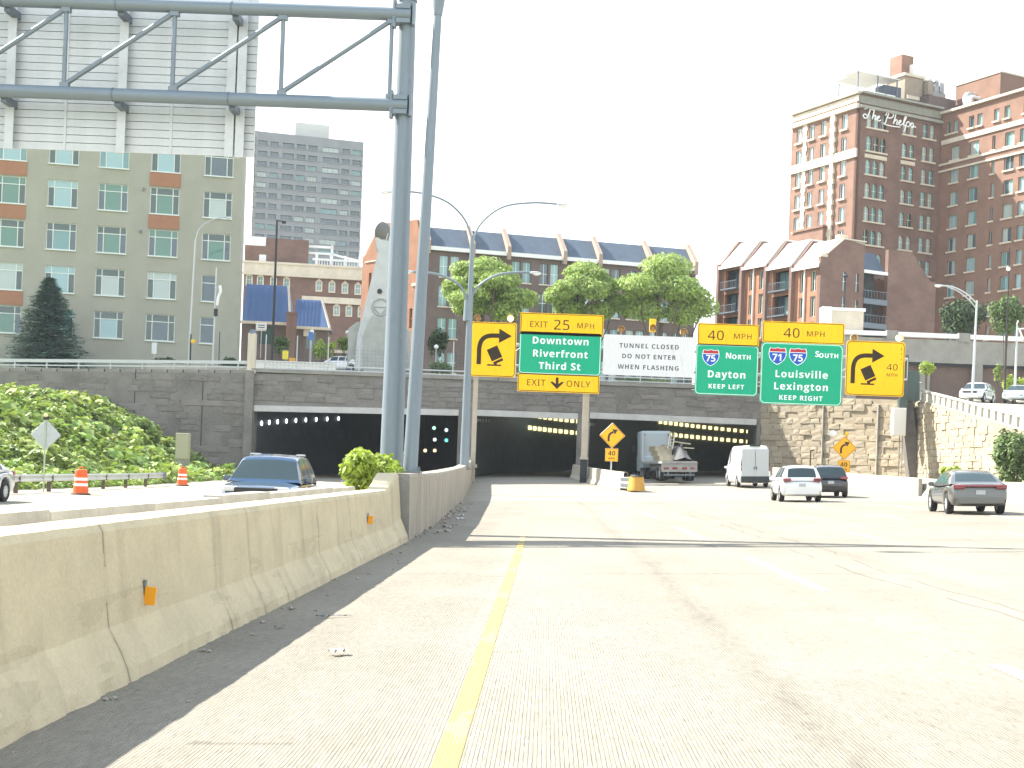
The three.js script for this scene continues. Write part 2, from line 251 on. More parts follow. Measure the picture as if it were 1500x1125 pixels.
for (const [x, Z, l, w, col, a] of [[-2.0, 13.2, .35, .03, [.1, .1, .1], .4], [-2.35, 12.3, .12, .04, [.25, .2, .15], 1], [-2.45, 40, .3, .2, [.7, .7, .68], .3], [-2.6, 43, .25, .14, [.65, .62, .6], 1.2], [-1.55, 10.5, .14, .1, [.6, .55, .45], .2]].map(q => q)) {
  const pts = []; for (let k = 0; k < 5; k++) pts.push(V((k / 4 - .5) * l, .012 + .02 * (k % 2), .05 * Math.sin(k * 2.1)));
  const t = S('litter', surf(6, 3, (u, v) => V((u - .5) * l, .012 + .03 * Math.abs(Math.sin(u * 7 + v * 2)) * (w > .08 ? 1.6 : .6), (v - .5) * w + .02 * Math.sin(u * 6))), std(col, .8, 0, { side: THREE.DoubleSide }));
  t.userData = { label: l < .13 ? 'small brown scrap on the shoulder near the barrier' : l < .2 ? 'pale flat scrap on the shoulder in the sun' : l < .28 ? 'grey crumpled scrap farther along the median wall' : w < .05 ? 'black strip of tyre rubber in the barrier shadow' : 'white crumpled paper at the foot of the median wall', category: 'litter' };
  t.position.set(x, gR(x, Z), -Z); t.rotation.y = a;
}
// nose barrier between the two tubes, with its crash cushion
{
  const t = T('nose_barrier', 'pale sunlit concrete barrier splitting the lanes in front of the tunnel pier', 'barrier');
  const prof = [[.34, 0], [.33, .08], [.2, .33], [.12, 1.1], [-.12, 1.1], [-.2, .33], [-.33, .08], [-.34, 0]];
  M(sweep([[2.25, 110.6], [2.9, 103], [4.0, 93], [4.95, 84.6]], prof, gR, .5, .006), mt.concPale, 'concrete_body', t);
  mt.concPale.side = THREE.DoubleSide;
  const c = T('crash_cushion', 'yellow-nosed crash cushion at the end of the pale nose barrier', 'crash cushion', 5.0, gR(5, 82), -84.4, .1);
  for (let k = 0; k < 3; k++) M(rbox(.78, .7, 1.1, .05, 0, .5, .6 + k * 1.15), k ? mt.concPale : mt.galv, 'bay', c);
  for (let k = 0; k < 3; k++) M([box(.84, .2, 1.05, 0, .72, .62 + k * 1.15), box(.84, .2, 1.05, 0, .36, .62 + k * 1.15)], mt.steelDark, 'side_rail', c);
  const nose = new THREE.CylinderGeometry(.4, .54, .85, 22, 1, false, -Math.PI / 2, Math.PI).scale(1, 1, 1.3).translate(0, .5, 3.6);
  M([nose, box(.9, .8, .06, 0, .5, 3.58)], mottle([.5, .26, .03], .2, 1, 122, .6), 'nose', c);
  M(new THREE.CylinderGeometry(.33, .4, .12, 18).scale(1, 1, 1.2).translate(0, .96, 3.7), mt.dark, 'nose_cap', c);
}
// right-hand barrier
{
  const t = T('roadside_barrier', 'pale concrete barrier along the right edge of the road below the stone wall', 'barrier');
  const prof = [[0, 0], [.02, .09], [.2, .35], [.28, .95], [.52, .95], [.6, 0]];
  const path = [[19.3, 30], [19.4, 50], [20.0, 62], [20.4, 76], [19.6, 90], [18.2, 102], [17.3, 110.5]];
  for (let i = 0; i < 10; i++) { const seg = []; for (let k = 0; k <= 4; k++) { const Z = 34 + i * 7.65 + k * 7.6 / 4; seg.push([curve(path.map(p => [p[1], p[0]]), Z), Z]); } const m = M(sweep(seg, prof.map(p => [p[0], p[1]]), gR, .9, .004), mt.concPale, 'barrier_section', t); }
  M(box(.2, .95, 1.4), mt.concGrey, 'joint_cover', t, 20.25, gR(20, 76) + .45, -74.5);
}

// ---------------------------------------------------------------- tunnel portal, tubes, retaining walls
const stoneGeo = [0, 1, 2, 3, 4].map(k => {
  const g = new THREE.BoxGeometry(1, 1, 1, 2, 2, 1), p = g.attributes.position;
  for (let i = 0; i < p.count; i++) { const x = p.getX(i), y = p.getY(i), z = p.getZ(i), h = q => hsh(Math.round(x * 2) + 5, Math.round(y * 2) + 5, k * 7 + q) - .5; p.setXYZ(i, x * (z > 0 ? .93 : 1) + .1 * h(1), y * (z > 0 ? .9 : 1) + .12 * h(2), z > 0 ? .5 - (Math.abs(x) + Math.abs(y) > .4 ? .3 * (h(3) + .5) : -.2 * h(3)) : z); }
  const n = g.toNonIndexed(); n.computeVertexNormals(); return n;
});
function stones(parent, a, b, yb, yt, ch, len, mats, proud, skip = 0, max = 300) {   // courses of split-faced blocks between a and b ([x, Z])
  const dx = b[0] - a[0], dz = -(b[1] - a[1]), L = Math.hypot(dx, dz), ux = dx / L, uz = dz / L, ang = Math.atan2(-uz, ux); let n = 0, row = 0;
  for (let y = 0; ; row++) {
    const h = rr(...ch); let any = false;
    for (let s = row % 2 ? -.4 : 0; s < L; ) {
      const l = Math.min(rr(...len), L - s), c = s + l / 2, y0 = yb(c / L) + y, top = yt(c / L);
      if (l > .25 && y0 + h * .6 < top && c > 0) {
        any = true; const hh = Math.min(h, top - y0);
        if (rnd() >= skip && n < max) { n++; const d = rr(...proud), m = M(stoneGeo[Math.floor(rnd() * 5)], mats[Math.floor(rnd() * mats.length)], 'stone', parent, a[0] + ux * c, y0 + hh / 2, -a[1] + uz * c); m.rotation.y = ang; m.scale.set(l + .03, hh + .03, d * 2); }
      }
      s += l;
    }
    y += h; if (!any) break;
  }
}
reseed(31);
const plateauY = 8.4;
{
  const t = T('tunnel_portal', 'grey stone-faced tunnel portal with three dark openings under the street', 'tunnel portal');
  const out = [[-24.4, -.6], [-23.9, -.6], [-23.9, 5.45], [-7.3, 5.7], [-7.3, -.6], [-6, -.6], [-6, 5.75], [2.4, 5.75], [2.4, -.6], [3.4, -.6], [3.4, 5.87], [17, 5.82], [17, -.6], [17.3, -.6], [17.3, 8.25], [5, 8.7], [-16, 8.62], [-24.4, 8.5]];
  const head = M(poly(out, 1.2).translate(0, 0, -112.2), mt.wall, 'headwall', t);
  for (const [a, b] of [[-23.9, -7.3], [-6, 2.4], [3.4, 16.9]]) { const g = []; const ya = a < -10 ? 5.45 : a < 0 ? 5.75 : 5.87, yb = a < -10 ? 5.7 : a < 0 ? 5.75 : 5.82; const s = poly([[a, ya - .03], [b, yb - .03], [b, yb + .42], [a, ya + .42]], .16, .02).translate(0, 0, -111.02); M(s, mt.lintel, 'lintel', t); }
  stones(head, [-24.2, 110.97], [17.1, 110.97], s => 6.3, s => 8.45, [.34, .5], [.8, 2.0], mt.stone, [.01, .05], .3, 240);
  M([box(20, .3, 1.5, -14.2, 8.75, -111.6), box(21, .3, 1.5, 6.4, 8.72, -111.6)], mt.concGrey, 'coping', t);
  // tubes: walls, ceiling and end, bending to the right
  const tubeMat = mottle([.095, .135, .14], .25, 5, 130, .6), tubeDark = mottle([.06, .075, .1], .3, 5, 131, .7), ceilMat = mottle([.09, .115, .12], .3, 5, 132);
  const lampMat = std([.9, .85, .6], .5, 0, { emissive: C(1, .82, .36), emissiveIntensity: .75 }), lampWhite = std([.9, .9, .9], .5, 0, { emissive: C(.9, .95, 1), emissiveIntensity: 1.1 });
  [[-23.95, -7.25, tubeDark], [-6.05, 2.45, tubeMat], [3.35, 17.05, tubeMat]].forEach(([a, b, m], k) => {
    const zc = 3, E = 196, W = x => surf(40, 2, (u, v) => { const Z = lerp(112.1, E, u); return V(x + bend(Z), lerp(-1, 7.4, v), -Z); }, (q, u, v) => [u * 84, v * 8]);
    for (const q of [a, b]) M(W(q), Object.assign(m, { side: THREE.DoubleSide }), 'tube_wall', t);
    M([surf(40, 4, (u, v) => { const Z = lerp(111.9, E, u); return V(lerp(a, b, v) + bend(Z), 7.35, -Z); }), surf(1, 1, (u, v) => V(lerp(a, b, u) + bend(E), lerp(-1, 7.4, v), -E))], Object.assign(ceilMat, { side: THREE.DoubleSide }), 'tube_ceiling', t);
    if (k) for (const dy of [5.5, 4.25]) for (let Z = k === 1 ? 136 : 147; Z < (k === 1 ? 152 : 172); Z += 1.35) { const x = a + bend(Z) + .12, l = M(box(.14, .4, .62, 0, 0, 0), lampMat, 'tunnel_lamp', t, x, EYE + dy + (k === 2 ? .25 : 0), -Z); l.rotation.y = -Math.atan(2 * (Z - 111) / 150); }
    else for (let i = 0; i < 9; i++) { const Z = 113.4 + i * 2.5, x = a + bend(Z) + .16; const l = M(new THREE.SphereGeometry(1, 12, 8), lampWhite, 'tunnel_lamp', t, x, EYE + 3.1 + i * .16, -Z); l.scale.set(.1, .22, .13); }
    if (k) for (let i = 0; i < 6; i++) { const Z = 113 + i * 1.7, l = M(box(.1, .25, .9), mt.galv, 'conduit_box', t, a + bend(Z) + .09, 5.4 + i * .06, -Z); }
    for (const Z of k ? [134, 152] : [122]) { const p = new THREE.PointLight(C(.95, 1, .85), k ? 1.6 : 1.2, 0, 2); p.position.set((a + b) / 2 + bend(Z) - 2, 6.6, -Z); p.castShadow = true; p.shadow.radius = 6; t.add(p); }
  });
  // narrow kerb walks inside
  M(surf(30, 1, (u, v) => { const Z = lerp(112.1, 190, u), x = 2.4 - 1.2 * v + bend(Z); return V(x, gR(2, Z) + .35 + .3 * (1 - v), -Z); }), mt.concGrey, 'kerb_walk', t);
}
S('upper_ground', [bx0(-160, 17.4, 7.55, plateauY, -700, -112.1), bx0(17.4, 200, 7.5, plateauY - .01, -700, -118)].reduce((a, b) => merge([a, b])), mottle([.33, .34, .3], .3, 14, 140));
{
  const t = T('left_retaining_wall', 'dark grey retaining wall behind the green bank, left of the tunnel', 'wall');
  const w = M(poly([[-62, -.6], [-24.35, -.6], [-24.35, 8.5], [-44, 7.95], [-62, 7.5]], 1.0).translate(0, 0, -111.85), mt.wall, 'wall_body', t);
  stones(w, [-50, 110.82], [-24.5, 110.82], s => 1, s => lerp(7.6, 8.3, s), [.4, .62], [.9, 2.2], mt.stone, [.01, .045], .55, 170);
  M([box(.7, 9.2, .35, -24.3, 4.1, -110.75)], mt.wall, 'pilaster', t);
  for (const x of [-28.1, -33.6]) M(box(.06, 7.6, .03, x, 4.4, -110.835), mt.dark, 'joint', t);
  const r = T('wall_railing', 'pale metal railing with concrete blocks on top of the left retaining wall', 'railing');
  const top = x => 8.5 + (x + 24.35) * .028;
  for (let i = 0; i < 26; i++) { const x = -25.3 - i * 1.28; M(box(1.18, .24, .5).rotateZ(.028), mt.concGrey, 'coping_block', r, x, top(x) + .12, -111.2); }
  for (let i = 0; i < 12; i++) { const x = -25.4 - i * 2.6; M(box(.1, .8, .1), mt.galv, 'post', r, x, top(x) + .55, -111.3); }
  M([beam(V(-24.6, top(-24.6) + .88, -111.2), V(-58, top(-58) + .88, -111.2), .12, .26), beam(V(-24.6, top(-24.6) + .5, -111.2), V(-58, top(-58) + .5, -111.2), .07, .1)], mt.galv, 'rail', r);
}
{ // street-level fence above the portal
  const f = T('portal_fence', 'tall grey chain-link fence posts along the top of the tunnel portal', 'fence');
  reseed(37);
  for (let x = -23.2; x < 17; x += 2.55) M([cyl(.055, .045, x < -3 ? 2.9 : 2.2, x, 8.8, -111.3, 8), box(.2, .05, .2, x, 8.9, -111.3)], mt.galv, 'post', f);
  for (const y of [8.98, 9.3]) M(box(40.6, .09, .06, -3, y, -111.3), mt.galv, 'rail', f);
  const wire = []; for (let x = -23.2; x < 16.9; x += .32) wire.push(box(.012, 2, .012, x, 9.95, -111.3)); for (let y = 9.2; y < 11; y += .3) wire.push(box(40, .012, .012, -3.2, y, -111.3));
  const m = M(wire, mt.steelDark, 'wire_mesh', f); m.userData.kind = 'stuff';
  const p = T('fence_pillar', 'beige stone pillar with a domed cap where fence and railing meet', 'pillar', -24.3, 8.45, -111.2);
  M([rbox(.62, 3.2, .62, .05, 0, 1.7, 0), rbox(.85, .3, .85, .05, 0, .15, 0)], mt.lime, 'shaft', p); M(new THREE.SphereGeometry(.34, 14, 10, 0, 7, 0, 1.7).translate(0, 3.3, 0), mt.steelDark, 'cap', p);
}
reseed(41);
{
  const t = T('angled_stone_wall', 'sunlit tan stone retaining wall beside the right tunnel opening', 'wall');
  const A = [17.3, 111.0], B = [26.6, 100.4], dx = B[0] - A[0], dz = -(B[1] - A[1]), L = Math.hypot(dx, dz);
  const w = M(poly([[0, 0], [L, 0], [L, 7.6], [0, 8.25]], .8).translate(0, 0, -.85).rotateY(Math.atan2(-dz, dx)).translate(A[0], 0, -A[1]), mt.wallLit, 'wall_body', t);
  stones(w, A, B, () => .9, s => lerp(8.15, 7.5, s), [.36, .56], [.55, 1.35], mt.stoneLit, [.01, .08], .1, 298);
  for (const s of [.44, .8]) M(box(.1, 6.2, .25), mt.concGrey, 'joint_strip', t, A[0] + dx * s, 4.2, -A[1] + dz * s + .1);
  // battered pier at the corner, darkened: its shade is put into the colour
  const p = T('corner_pier', 'shade-darkened battered concrete pier at the corner of the two tan stone walls', 'pier');
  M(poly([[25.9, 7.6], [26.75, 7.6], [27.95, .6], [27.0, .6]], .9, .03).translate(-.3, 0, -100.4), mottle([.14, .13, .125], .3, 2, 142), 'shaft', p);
  const c = T('wall_cabinet', 'white sunlit box fixed to the tan wall under the last yellow sign', 'cabinet', ...P(1316, 618, 99).toArray());
  M(rbox(.95, 2.0, .7, .03), std([.8, .78, .72], .6), 'housing', c); M(box(.85, 1.85, .03, 0, 0, .36), std([.74, .72, .66], .6), 'door', c);
  M([cyl(.04, .04, 3.6, .1, -4.6, .1, 8), cyl(.03, .03, 3.6, .32, -4.6, .1, 8)], mt.concGrey, 'conduit', c);
  const e = T('green_cabinet', 'dark green electrical box beside the last yellow sign above the tan wall', 'cabinet', ...P(1336, 566, 99.5).toArray());
  M(rbox(.85, 2.2, .6, .03), std([.055, .085, .075], .6), 'housing', e); M(box(.3, .05, .05, .5, .3, .2), mt.white, 'bracket', e);
}
const streetY = Z => 7.6 + (Z - 100) * (Z < 100 ? .128 : .05);
{
  const t = T('side_stone_wall', 'sunlit tan rough stone wall under the sloping street on the far right', 'wall');
  const w = M(poly([[0, 0], [60, 0], [60, streetY(40.4) - .05], [0, streetY(100.4) - .05]].map(p => [p[0], p[1]]), .8).rotateY(-Math.PI / 2).translate(27.0, 0, -100.4), mt.wallLit, 'wall_body', t);
  w.geometry.translate(.8, 0, 0);
  stones(w, [27.0, 100.2], [27.0, 66], () => 1.2, s => streetY(lerp(100, 66, s)) - .15, [.34, .55], [.55, 1.4], mt.stoneLit, [.02, .12], .2, 298);
  const p = T('street_parapet', 'row of cream concrete parapet blocks on top of the right stone wall', 'parapet');
  for (let Z = 99.4; Z > 55; Z -= 1.32) { const m = M([rbox(.2, .6, .86, .03, 0, .31, 0), box(.24, .06, .6, 0, .3, 0)], mt.conc, 'parapet_block', p, 27.25, streetY(Z), -Z); m.rotation.x = .128; }
  M(beam(V(27.25, streetY(99.6) + .74, -99.6), V(27.25, streetY(54) + .74, -54), .3, .13), mt.conc, 'cap_rail', p);
  M(beam(V(27.3, streetY(99.6) + .0, -99.6), V(27.3, streetY(54) + .0, -54), .5, .1), mt.concPale, 'base_rail', p);
  S('side_street', surf(6, 20, (u, v) => { const x = lerp(27.5, 75, u), Z = lerp(40, 118.2, v); return V(x, streetY(Z), -Z); }), mottle([.42, .4, .35], .2, 8, 141));
  S('street_bank', [bx0(27.9, 75, -1, 7.4, -118, -101.5)][0], mt.concGrey);
}

// ---------------------------------------------------------------- gantries, signs, lamp posts
{
  const Z = 31, t = T('sign_gantry', 'blue-grey steel gantry with a tall post in the median and a truss reaching left', 'gantry');
  const steel = mt.steel, X = -3.52, yt = 11.6, yb = 9.55;
  M([cyl(.27, .185, 11.45, X, .5, -Z, 20), cyl(.21, .21, .06, X, 11.95, -Z, 20)], steel, 'post', t);
  M([cyl(.27, .185, 12.05, -24.6, -.1, -Z, 20), cyl(.21, .21, .06, -24.6, 11.95, -Z, 20)], steel, 'post', t);
  M([cyl(.45, .45, .5, -24.6, -.2, -Z, 16)], mt.conc, 'footing', t); M(cyl(.4, .4, .55, X, .2, -Z, 16), mt.conc, 'footing', t);
  for (const y of [yt, yb]) {
    M([bar(V(-24.4, y, -Z + .18), V(X + .1, y, -Z + .18), .148, 16)], steel, 'chord', t);
    for (const x of [-7.45, -10.06, -12.65, -16]) M(cyl(.158, .158, .03, 0, 0, 0, 16).rotateZ(Math.PI / 2).translate(x, y, -Z + .18), mt.steelDark, 'splice', t);
    M([box(.34, .1, .32, X - .08, y + .16, -Z + .14), box(.34, .1, .32, X - .08, y - .16, -Z + .14), box(.07, .62, .2, X - .27, y, -Z + .2), box(.05, .5, .16, X + .16, y, -Z + .22)], steel, 'clamp', t);
  }
  const vx = [-3.85, -6.3, -8.75, -11.2, -13.65, -16.1, -18.55, -21, -23.4];
  vx.forEach((x, i) => {
    M([bar(V(x, yb + .2, -Z + .18), V(x, yt - .06, -Z + .18), .05, 10)], steel, 'truss_vertical', t);
    if (i) M(bar(V(x, yb + .18, -Z + .18), V(vx[i - 1], yt - .14, -Z + .18), .055, 10), steel, 'truss_diagonal', t);
    M([box(.2, .14, .14, x, yt - .16, -Z + .18), box(.2, .14, .14, x + .02, yb + .16, -Z + .18), bar(V(x, yb + .16, -Z + .18), V(x + .3, yb + .02, -Z + .18), .03, 6)], steel, 'gusset', t);
  });
  const s = T('overhead_sign', 'back of a large overhead sign made of white ribbed aluminium planks', 'sign');
  const x0 = -16.6, x1 = -7.02, y0 = 8.42, n = 20, ph = .1825;
  for (let i = 0; i < n; i++) {
    const y = y0 + i * ph; M(poly([[0, .004], [.05, .006], [.07, .025], [.055, ph * .45], [.07, ph - .035], [.05, ph - .012], [0, ph - .01]], x1 - x0).rotateY(Math.PI / 2).translate(x0, y, -Z - .55), mt.alum, 'plank', s);
  }
  M(box(x1 - x0 - .06, n * ph - .05, .02, (x0 + x1) / 2, y0 + n * ph / 2, -Z - .66), std([.02, .22, .12], .5), 'sign_face', s);
  for (const x of [-16.2, -14.9, -12.62, -10.05, -7.56, -7.32]) M([box(.2, 3.75, .03, x, y0 + 1.82, -Z - .36), box(.05, 3.75, .12, x + (x === -7.38 ? .045 : -.045), y0 + 1.82, -Z - .43)], mt.alum, 'stiffener', s);
  for (const x of [-16.2, -12.62, -10.05, -7.45]) for (const y of [yt, yb]) M([box(.14, .16, .62, x + .05, y - .15, -Z - .2)], mt.steelDark, 'bracket', s);
  for (const x of [-13.7, -11.2, -8.75]) M([box(.06, 3.6, .05, x - .2, y0 + 1.8, -Z - .555)], mt.alum, 'joint_cover', s);
}
function luminaire(m, parent, p, dir, s = 1) {        // cobra head
  const g = new THREE.SphereGeometry(.5, 14, 10); g.scale(.9 * s, .22 * s, .38 * s).rotateY(-Math.atan2(dir.z, dir.x)).translate(p.x + dir.x * .3 * s, p.y - .02, p.z + dir.z * .3 * s);
  const l = M(g, m, 'lamp_head', parent); M(new THREE.SphereGeometry(.3, 12, 6, 0, 7, 1.57, 1.57).scale(s, .5 * s, .8 * s).translate(p.x + dir.x * .4 * s, p.y - .07 * s, p.z + dir.z * .4 * s), mt.white, 'lens', l); return l;
}
{
  const t = T('tall_lamp_post', 'tall tapered steel lamp post on the median wall right of the gantry post', 'lamp post'), b = V(-3.04, 1.27, -30.5), e = V(-2.78, 11.95, -30.5);
  M(bar(b, e, .165, 18, .085), mt.steel, 'post', t);
  M([box(.5, .05, .46, b.x, b.y + .02, b.z), ...[[-.19, -.17], [.19, -.17], [-.19, .17], [.19, .17]].map(q => cyl(.025, .025, .14, b.x + q[0], b.y, b.z + q[1], 6))], mt.steelDark, 'base_plate', t);
  M([bar(V(-2.79, 11.5, -30.5), V(-2.77, 12.4, -30.5), .1, 12, .2)], mt.steel, 'fitting', t);
  for (const d of [-1, 1]) { M(tube([V(-2.77, 12.3, -30.5), V(-2.77 + d * .6, 13.6, -30.5), V(-2.77 + d * 2.2, 14.4, -30.5), V(-2.77 + d * 4, 14.6, -30.5)], .05), mt.steel, 'arm', t); luminaire(mt.galv, t, V(-2.77 + d * 4, 14.6, -30.5), V(d, 0, 0)); }
}
{
  const Z = 75, t = T('double_lamp_post', 'grey lamp post with curved double arms standing beside the tunnel pier', 'lamp post'), b = P(680, 688, Z), e = P(692, 345, Z);
  M(bar(b, e, .26, 16, .11), mt.steel, 'post', t); M([box(.75, .12, .7, b.x, b.y + .06, b.z)], mt.concGrey, 'base_plate', t);
  for (const [pts, r, d] of [[[[692, 352], [681, 322], [655, 296], [612, 282], [572, 281]], .055, -1], [[[692, 354], [704, 328], [735, 304], [780, 297], [818, 299]], .055, 1], [[[686, 445], [699, 421], [728, 403], [760, 399], [778, 399]], .07, 1], [[[686, 442], [673, 418], [648, 404], [622, 399], [604, 398]], .07, -1]]) {
    const q = pts.map(p => P(p[0], p[1], Z)); M(tube(q, r), mt.steel, 'arm', t); luminaire(mt.galv, t, q[q.length - 1], V(d, 0, 0), .75);
  }
  M([bar(P(684.5, 470, Z), P(685.5, 440, Z), .24, 12, .2)], mt.steel, 'collar', t);
}
// --- the sign gantry in front of the tunnel
const GZ = 99;
{
  const t = T('tunnel_sign_gantry', 'grey truss gantry carrying the row of green and yellow signs before the tunnel', 'gantry');
  const tan = mottle([.42, .37, .3], .2, 2, 150, .7), a = -5.45, b = 25.9;
  for (const y of [10.5, 9.0]) for (const z of [-GZ, -GZ - .9]) M(bar(V(a, y, z), V(b, y, z), .085, 10), mt.galv, 'chord', t);
  for (let i = 0; i <= 18; i++) { const x = lerp(a, b, i / 18), x2 = lerp(a, b, (i + 1) / 18); M(bar(V(x, 9, -GZ), V(x, 10.5, -GZ), .035, 6), mt.galv, 'truss_vertical', t); if (i < 18) M(bar(V(x, 9, -GZ), V(x2, 10.5, -GZ), .03, 6), mt.galv, 'truss_diagonal', t); }
  M([box(.34, 10.2, .34, -5.35, 5.5, -GZ - .45), box(.6, .25, .6, -5.35, 1.6, -GZ - .45)], tan, 'column', t);
  M([box(.46, 8.3, .4, 2.72, 6.55, -GZ - .45), box(.6, .15, .6, 2.72, 2.45, -GZ - .45)], tan, 'column', t);
  M([box(.5, 2.5, .5, 2.72, 1.1, -GZ - .6)], mt.dark, 'pedestal', t);  // near-black: the shaded gap below the column is put into the colour
  M([box(.5, 4.2, .45, 25.75, 8.7, -GZ - .3), box(.6, 1.1, .6, 25.7, 7.0, -GZ - .2)], std([.07, .095, .085], .6), 'column', t);
}
const F = 'sans-serif';
const YEL = '#ffc400', GRN = '#00a47c', WHT = '#f2f4f2', BLK = '#2a1c00';
function rrect(g, x, y, w, h, r) { g.beginPath(); g.moveTo(x + r, y); g.arcTo(x + w, y, x + w, y + h, r); g.arcTo(x + w, y + h, x, y + h, r); g.arcTo(x, y + h, x, y, r); g.arcTo(x, y, x + w, y, r); g.closePath(); }
function txt(g, s, x, y, px, col, sx = 1.1, sp = 0, w = 'bold') { g.save(); g.translate(x, y); g.scale(sx, 1); g.font = w + ' ' + px + 'px ' + F; g.fillStyle = col; g.textAlign = 'center'; g.textBaseline = 'middle'; if (!sp) g.fillText(s, 0, 0); else { const ws = [...s].map(c => g.measureText(c).width + sp), tot = ws.reduce((a, b) => a + b, 0) - sp; let q = -tot / 2; g.textAlign = 'left';[...s].forEach((c, i) => { g.fillText(c, q, 0); q += ws[i]; }); } g.restore(); }
function shield(g, x, y, s, n) {
  g.save(); g.translate(x, y); g.scale(s, s);
  const pth = k => { g.beginPath(); g.moveTo(-.42 * k, -.44 * k); g.quadraticCurveTo(-.2 * k, -.36 * k, 0, -.46 * k); g.quadraticCurveTo(.2 * k, -.36 * k, .42 * k, -.44 * k); g.bezierCurveTo(.58 * k, -.1 * k, .5 * k, .3 * k, 0, .52 * k); g.bezierCurveTo(-.5 * k, .3 * k, -.58 * k, -.1 * k, -.42 * k, -.44 * k); g.closePath(); };
  pth(1.06); g.fillStyle = WHT; g.fill(); pth(.98); g.fillStyle = '#1c55b8'; g.fill(); g.save(); pth(.98); g.clip(); g.fillStyle = '#b3303a'; g.fillRect(-.6, -.6, 1.2, .38); g.fillStyle = WHT; g.fillRect(-.6, -.225, 1.2, .035); g.restore();
  g.restore(); txt(g, n, x, y + s * .1, s * .56, WHT, 1);
}
function board(parent, name, px, py, wpx, hpx, bg, draw, Z = GZ - .45, bordc, res = 5) { // px: centre and size in the photograph's grid, at depth Z
  const k = Z / FL, w = wpx * k, h = hpx * k, c = P(px, py, Z), r = Math.min(w, h) * .06, W = Math.round(wpx * res), H = Math.round(hpx * res);
  const sh = new THREE.Shape(); sh.moveTo(-w / 2 + r, -h / 2); sh.lineTo(w / 2 - r, -h / 2); sh.quadraticCurveTo(w / 2, -h / 2, w / 2, -h / 2 + r); sh.lineTo(w / 2, h / 2 - r); sh.quadraticCurveTo(w / 2, h / 2, w / 2 - r, h / 2); sh.lineTo(-w / 2 + r, h / 2); sh.quadraticCurveTo(-w / 2, h / 2, -w / 2, h / 2 - r); sh.lineTo(-w / 2, -h / 2 + r); sh.quadraticCurveTo(-w / 2, -h / 2, -w / 2 + r, -h / 2);
  const g = new THREE.ExtrudeGeometry(sh, { depth: .08, bevelEnabled: false, curveSegments: 4 }).translate(0, 0, -.08);
  const b = M(g, mt.galv, name, parent, c.x, c.y, c.z);
  const f = new THREE.ShapeGeometry(sh, 4), u = f.attributes.uv, p = f.attributes.position; for (let i = 0; i < p.count; i++) u.setXY(i, p.getX(i) / w + .5, p.getY(i) / h + .5);
  const tx = canvasTex(W, H, (q) => { q.fillStyle = bg; q.fillRect(0, 0, W, H); if (bordc) { q.lineWidth = H * .0 + 5; q.strokeStyle = bordc; rrect(q, 7, 7, W - 14, H - 14, Math.min(W, H) * .07); q.stroke(); } q.save(); q.scale(res, res); draw(q, wpx, hpx); q.restore(); for (let i = 0; i < 500; i++) { q.fillStyle = `rgba(60,60,50,${.05 * hsh(i, W, 3)})`; q.fillRect(hsh(i, 1, W) * W, hsh(i, 2, W) * H, 2 + 5 * hsh(i, 3, 1), 10 + 60 * hsh(i, 4, 2)); } });
  M(f, new THREE.MeshStandardMaterial({ map: tx, roughness: .85 }), 'sign_face', b, 0, 0, .004); return b;
}
function beacon(parent, px, py, lit, tall) {
  const p = P(px, py, GZ - .3), b = M(rbox(tall ? .46 : .3, tall ? .95 : .3, .3, .04), tall ? mt.yellow : mt.galv, 'beacon', parent, p.x, p.y + (tall ? .15 : 0), p.z);
  const yy = tall ? -.2 : 0;
  M(new THREE.CylinderGeometry(.26, .26, .34, 16, 1, true, -2.2, 4.4).rotateX(Math.PI / 2).rotateZ(Math.PI).translate(0, yy, .3), Object.assign(std([.75, .6, .3], .5), { side: THREE.DoubleSide }), 'visor', b);
  M(new THREE.SphereGeometry(.24, 14, 8, 0, 7, 0, 1.2).rotateX(Math.PI / 2).scale(1, 1, .5).translate(0, yy, .12), lit ? std([.95, .8, .4], .3, 0, { emissive: C(1, .78, .3), emissiveIntensity: .9 }) : std([.35, .2, .06], .3), 'lens', b);
  M(box(.06, .3, .06, 0, tall ? -.55 : -.25, 0), mt.galv, 'stem', b);
}
function tipping(g, x, y, s, col = BLK) {             // curved arrow with a lorry on two wheels; unit box
  g.save(); g.translate(x, y); g.scale(s, s); g.strokeStyle = col; g.fillStyle = col; g.lineWidth = .105;
  g.beginPath(); g.moveTo(.16, .86); g.lineTo(.16, .5); g.bezierCurveTo(.17, .24, .3, .17, .5, .17); g.lineTo(.66, .17); g.stroke();
  g.beginPath(); g.moveTo(.62, .0); g.lineTo(.92, .17); g.lineTo(.62, .34); g.closePath(); g.fill();
  g.save(); g.translate(.53, .61); g.rotate(-.45); g.fillRect(-.13, -.17, .27, .3); g.fillRect(-.11, .155, .24, .06); g.restore();
  g.fillRect(.54, .78, .05, .08); g.fillRect(.36, .85, .33, .035); g.restore();
}
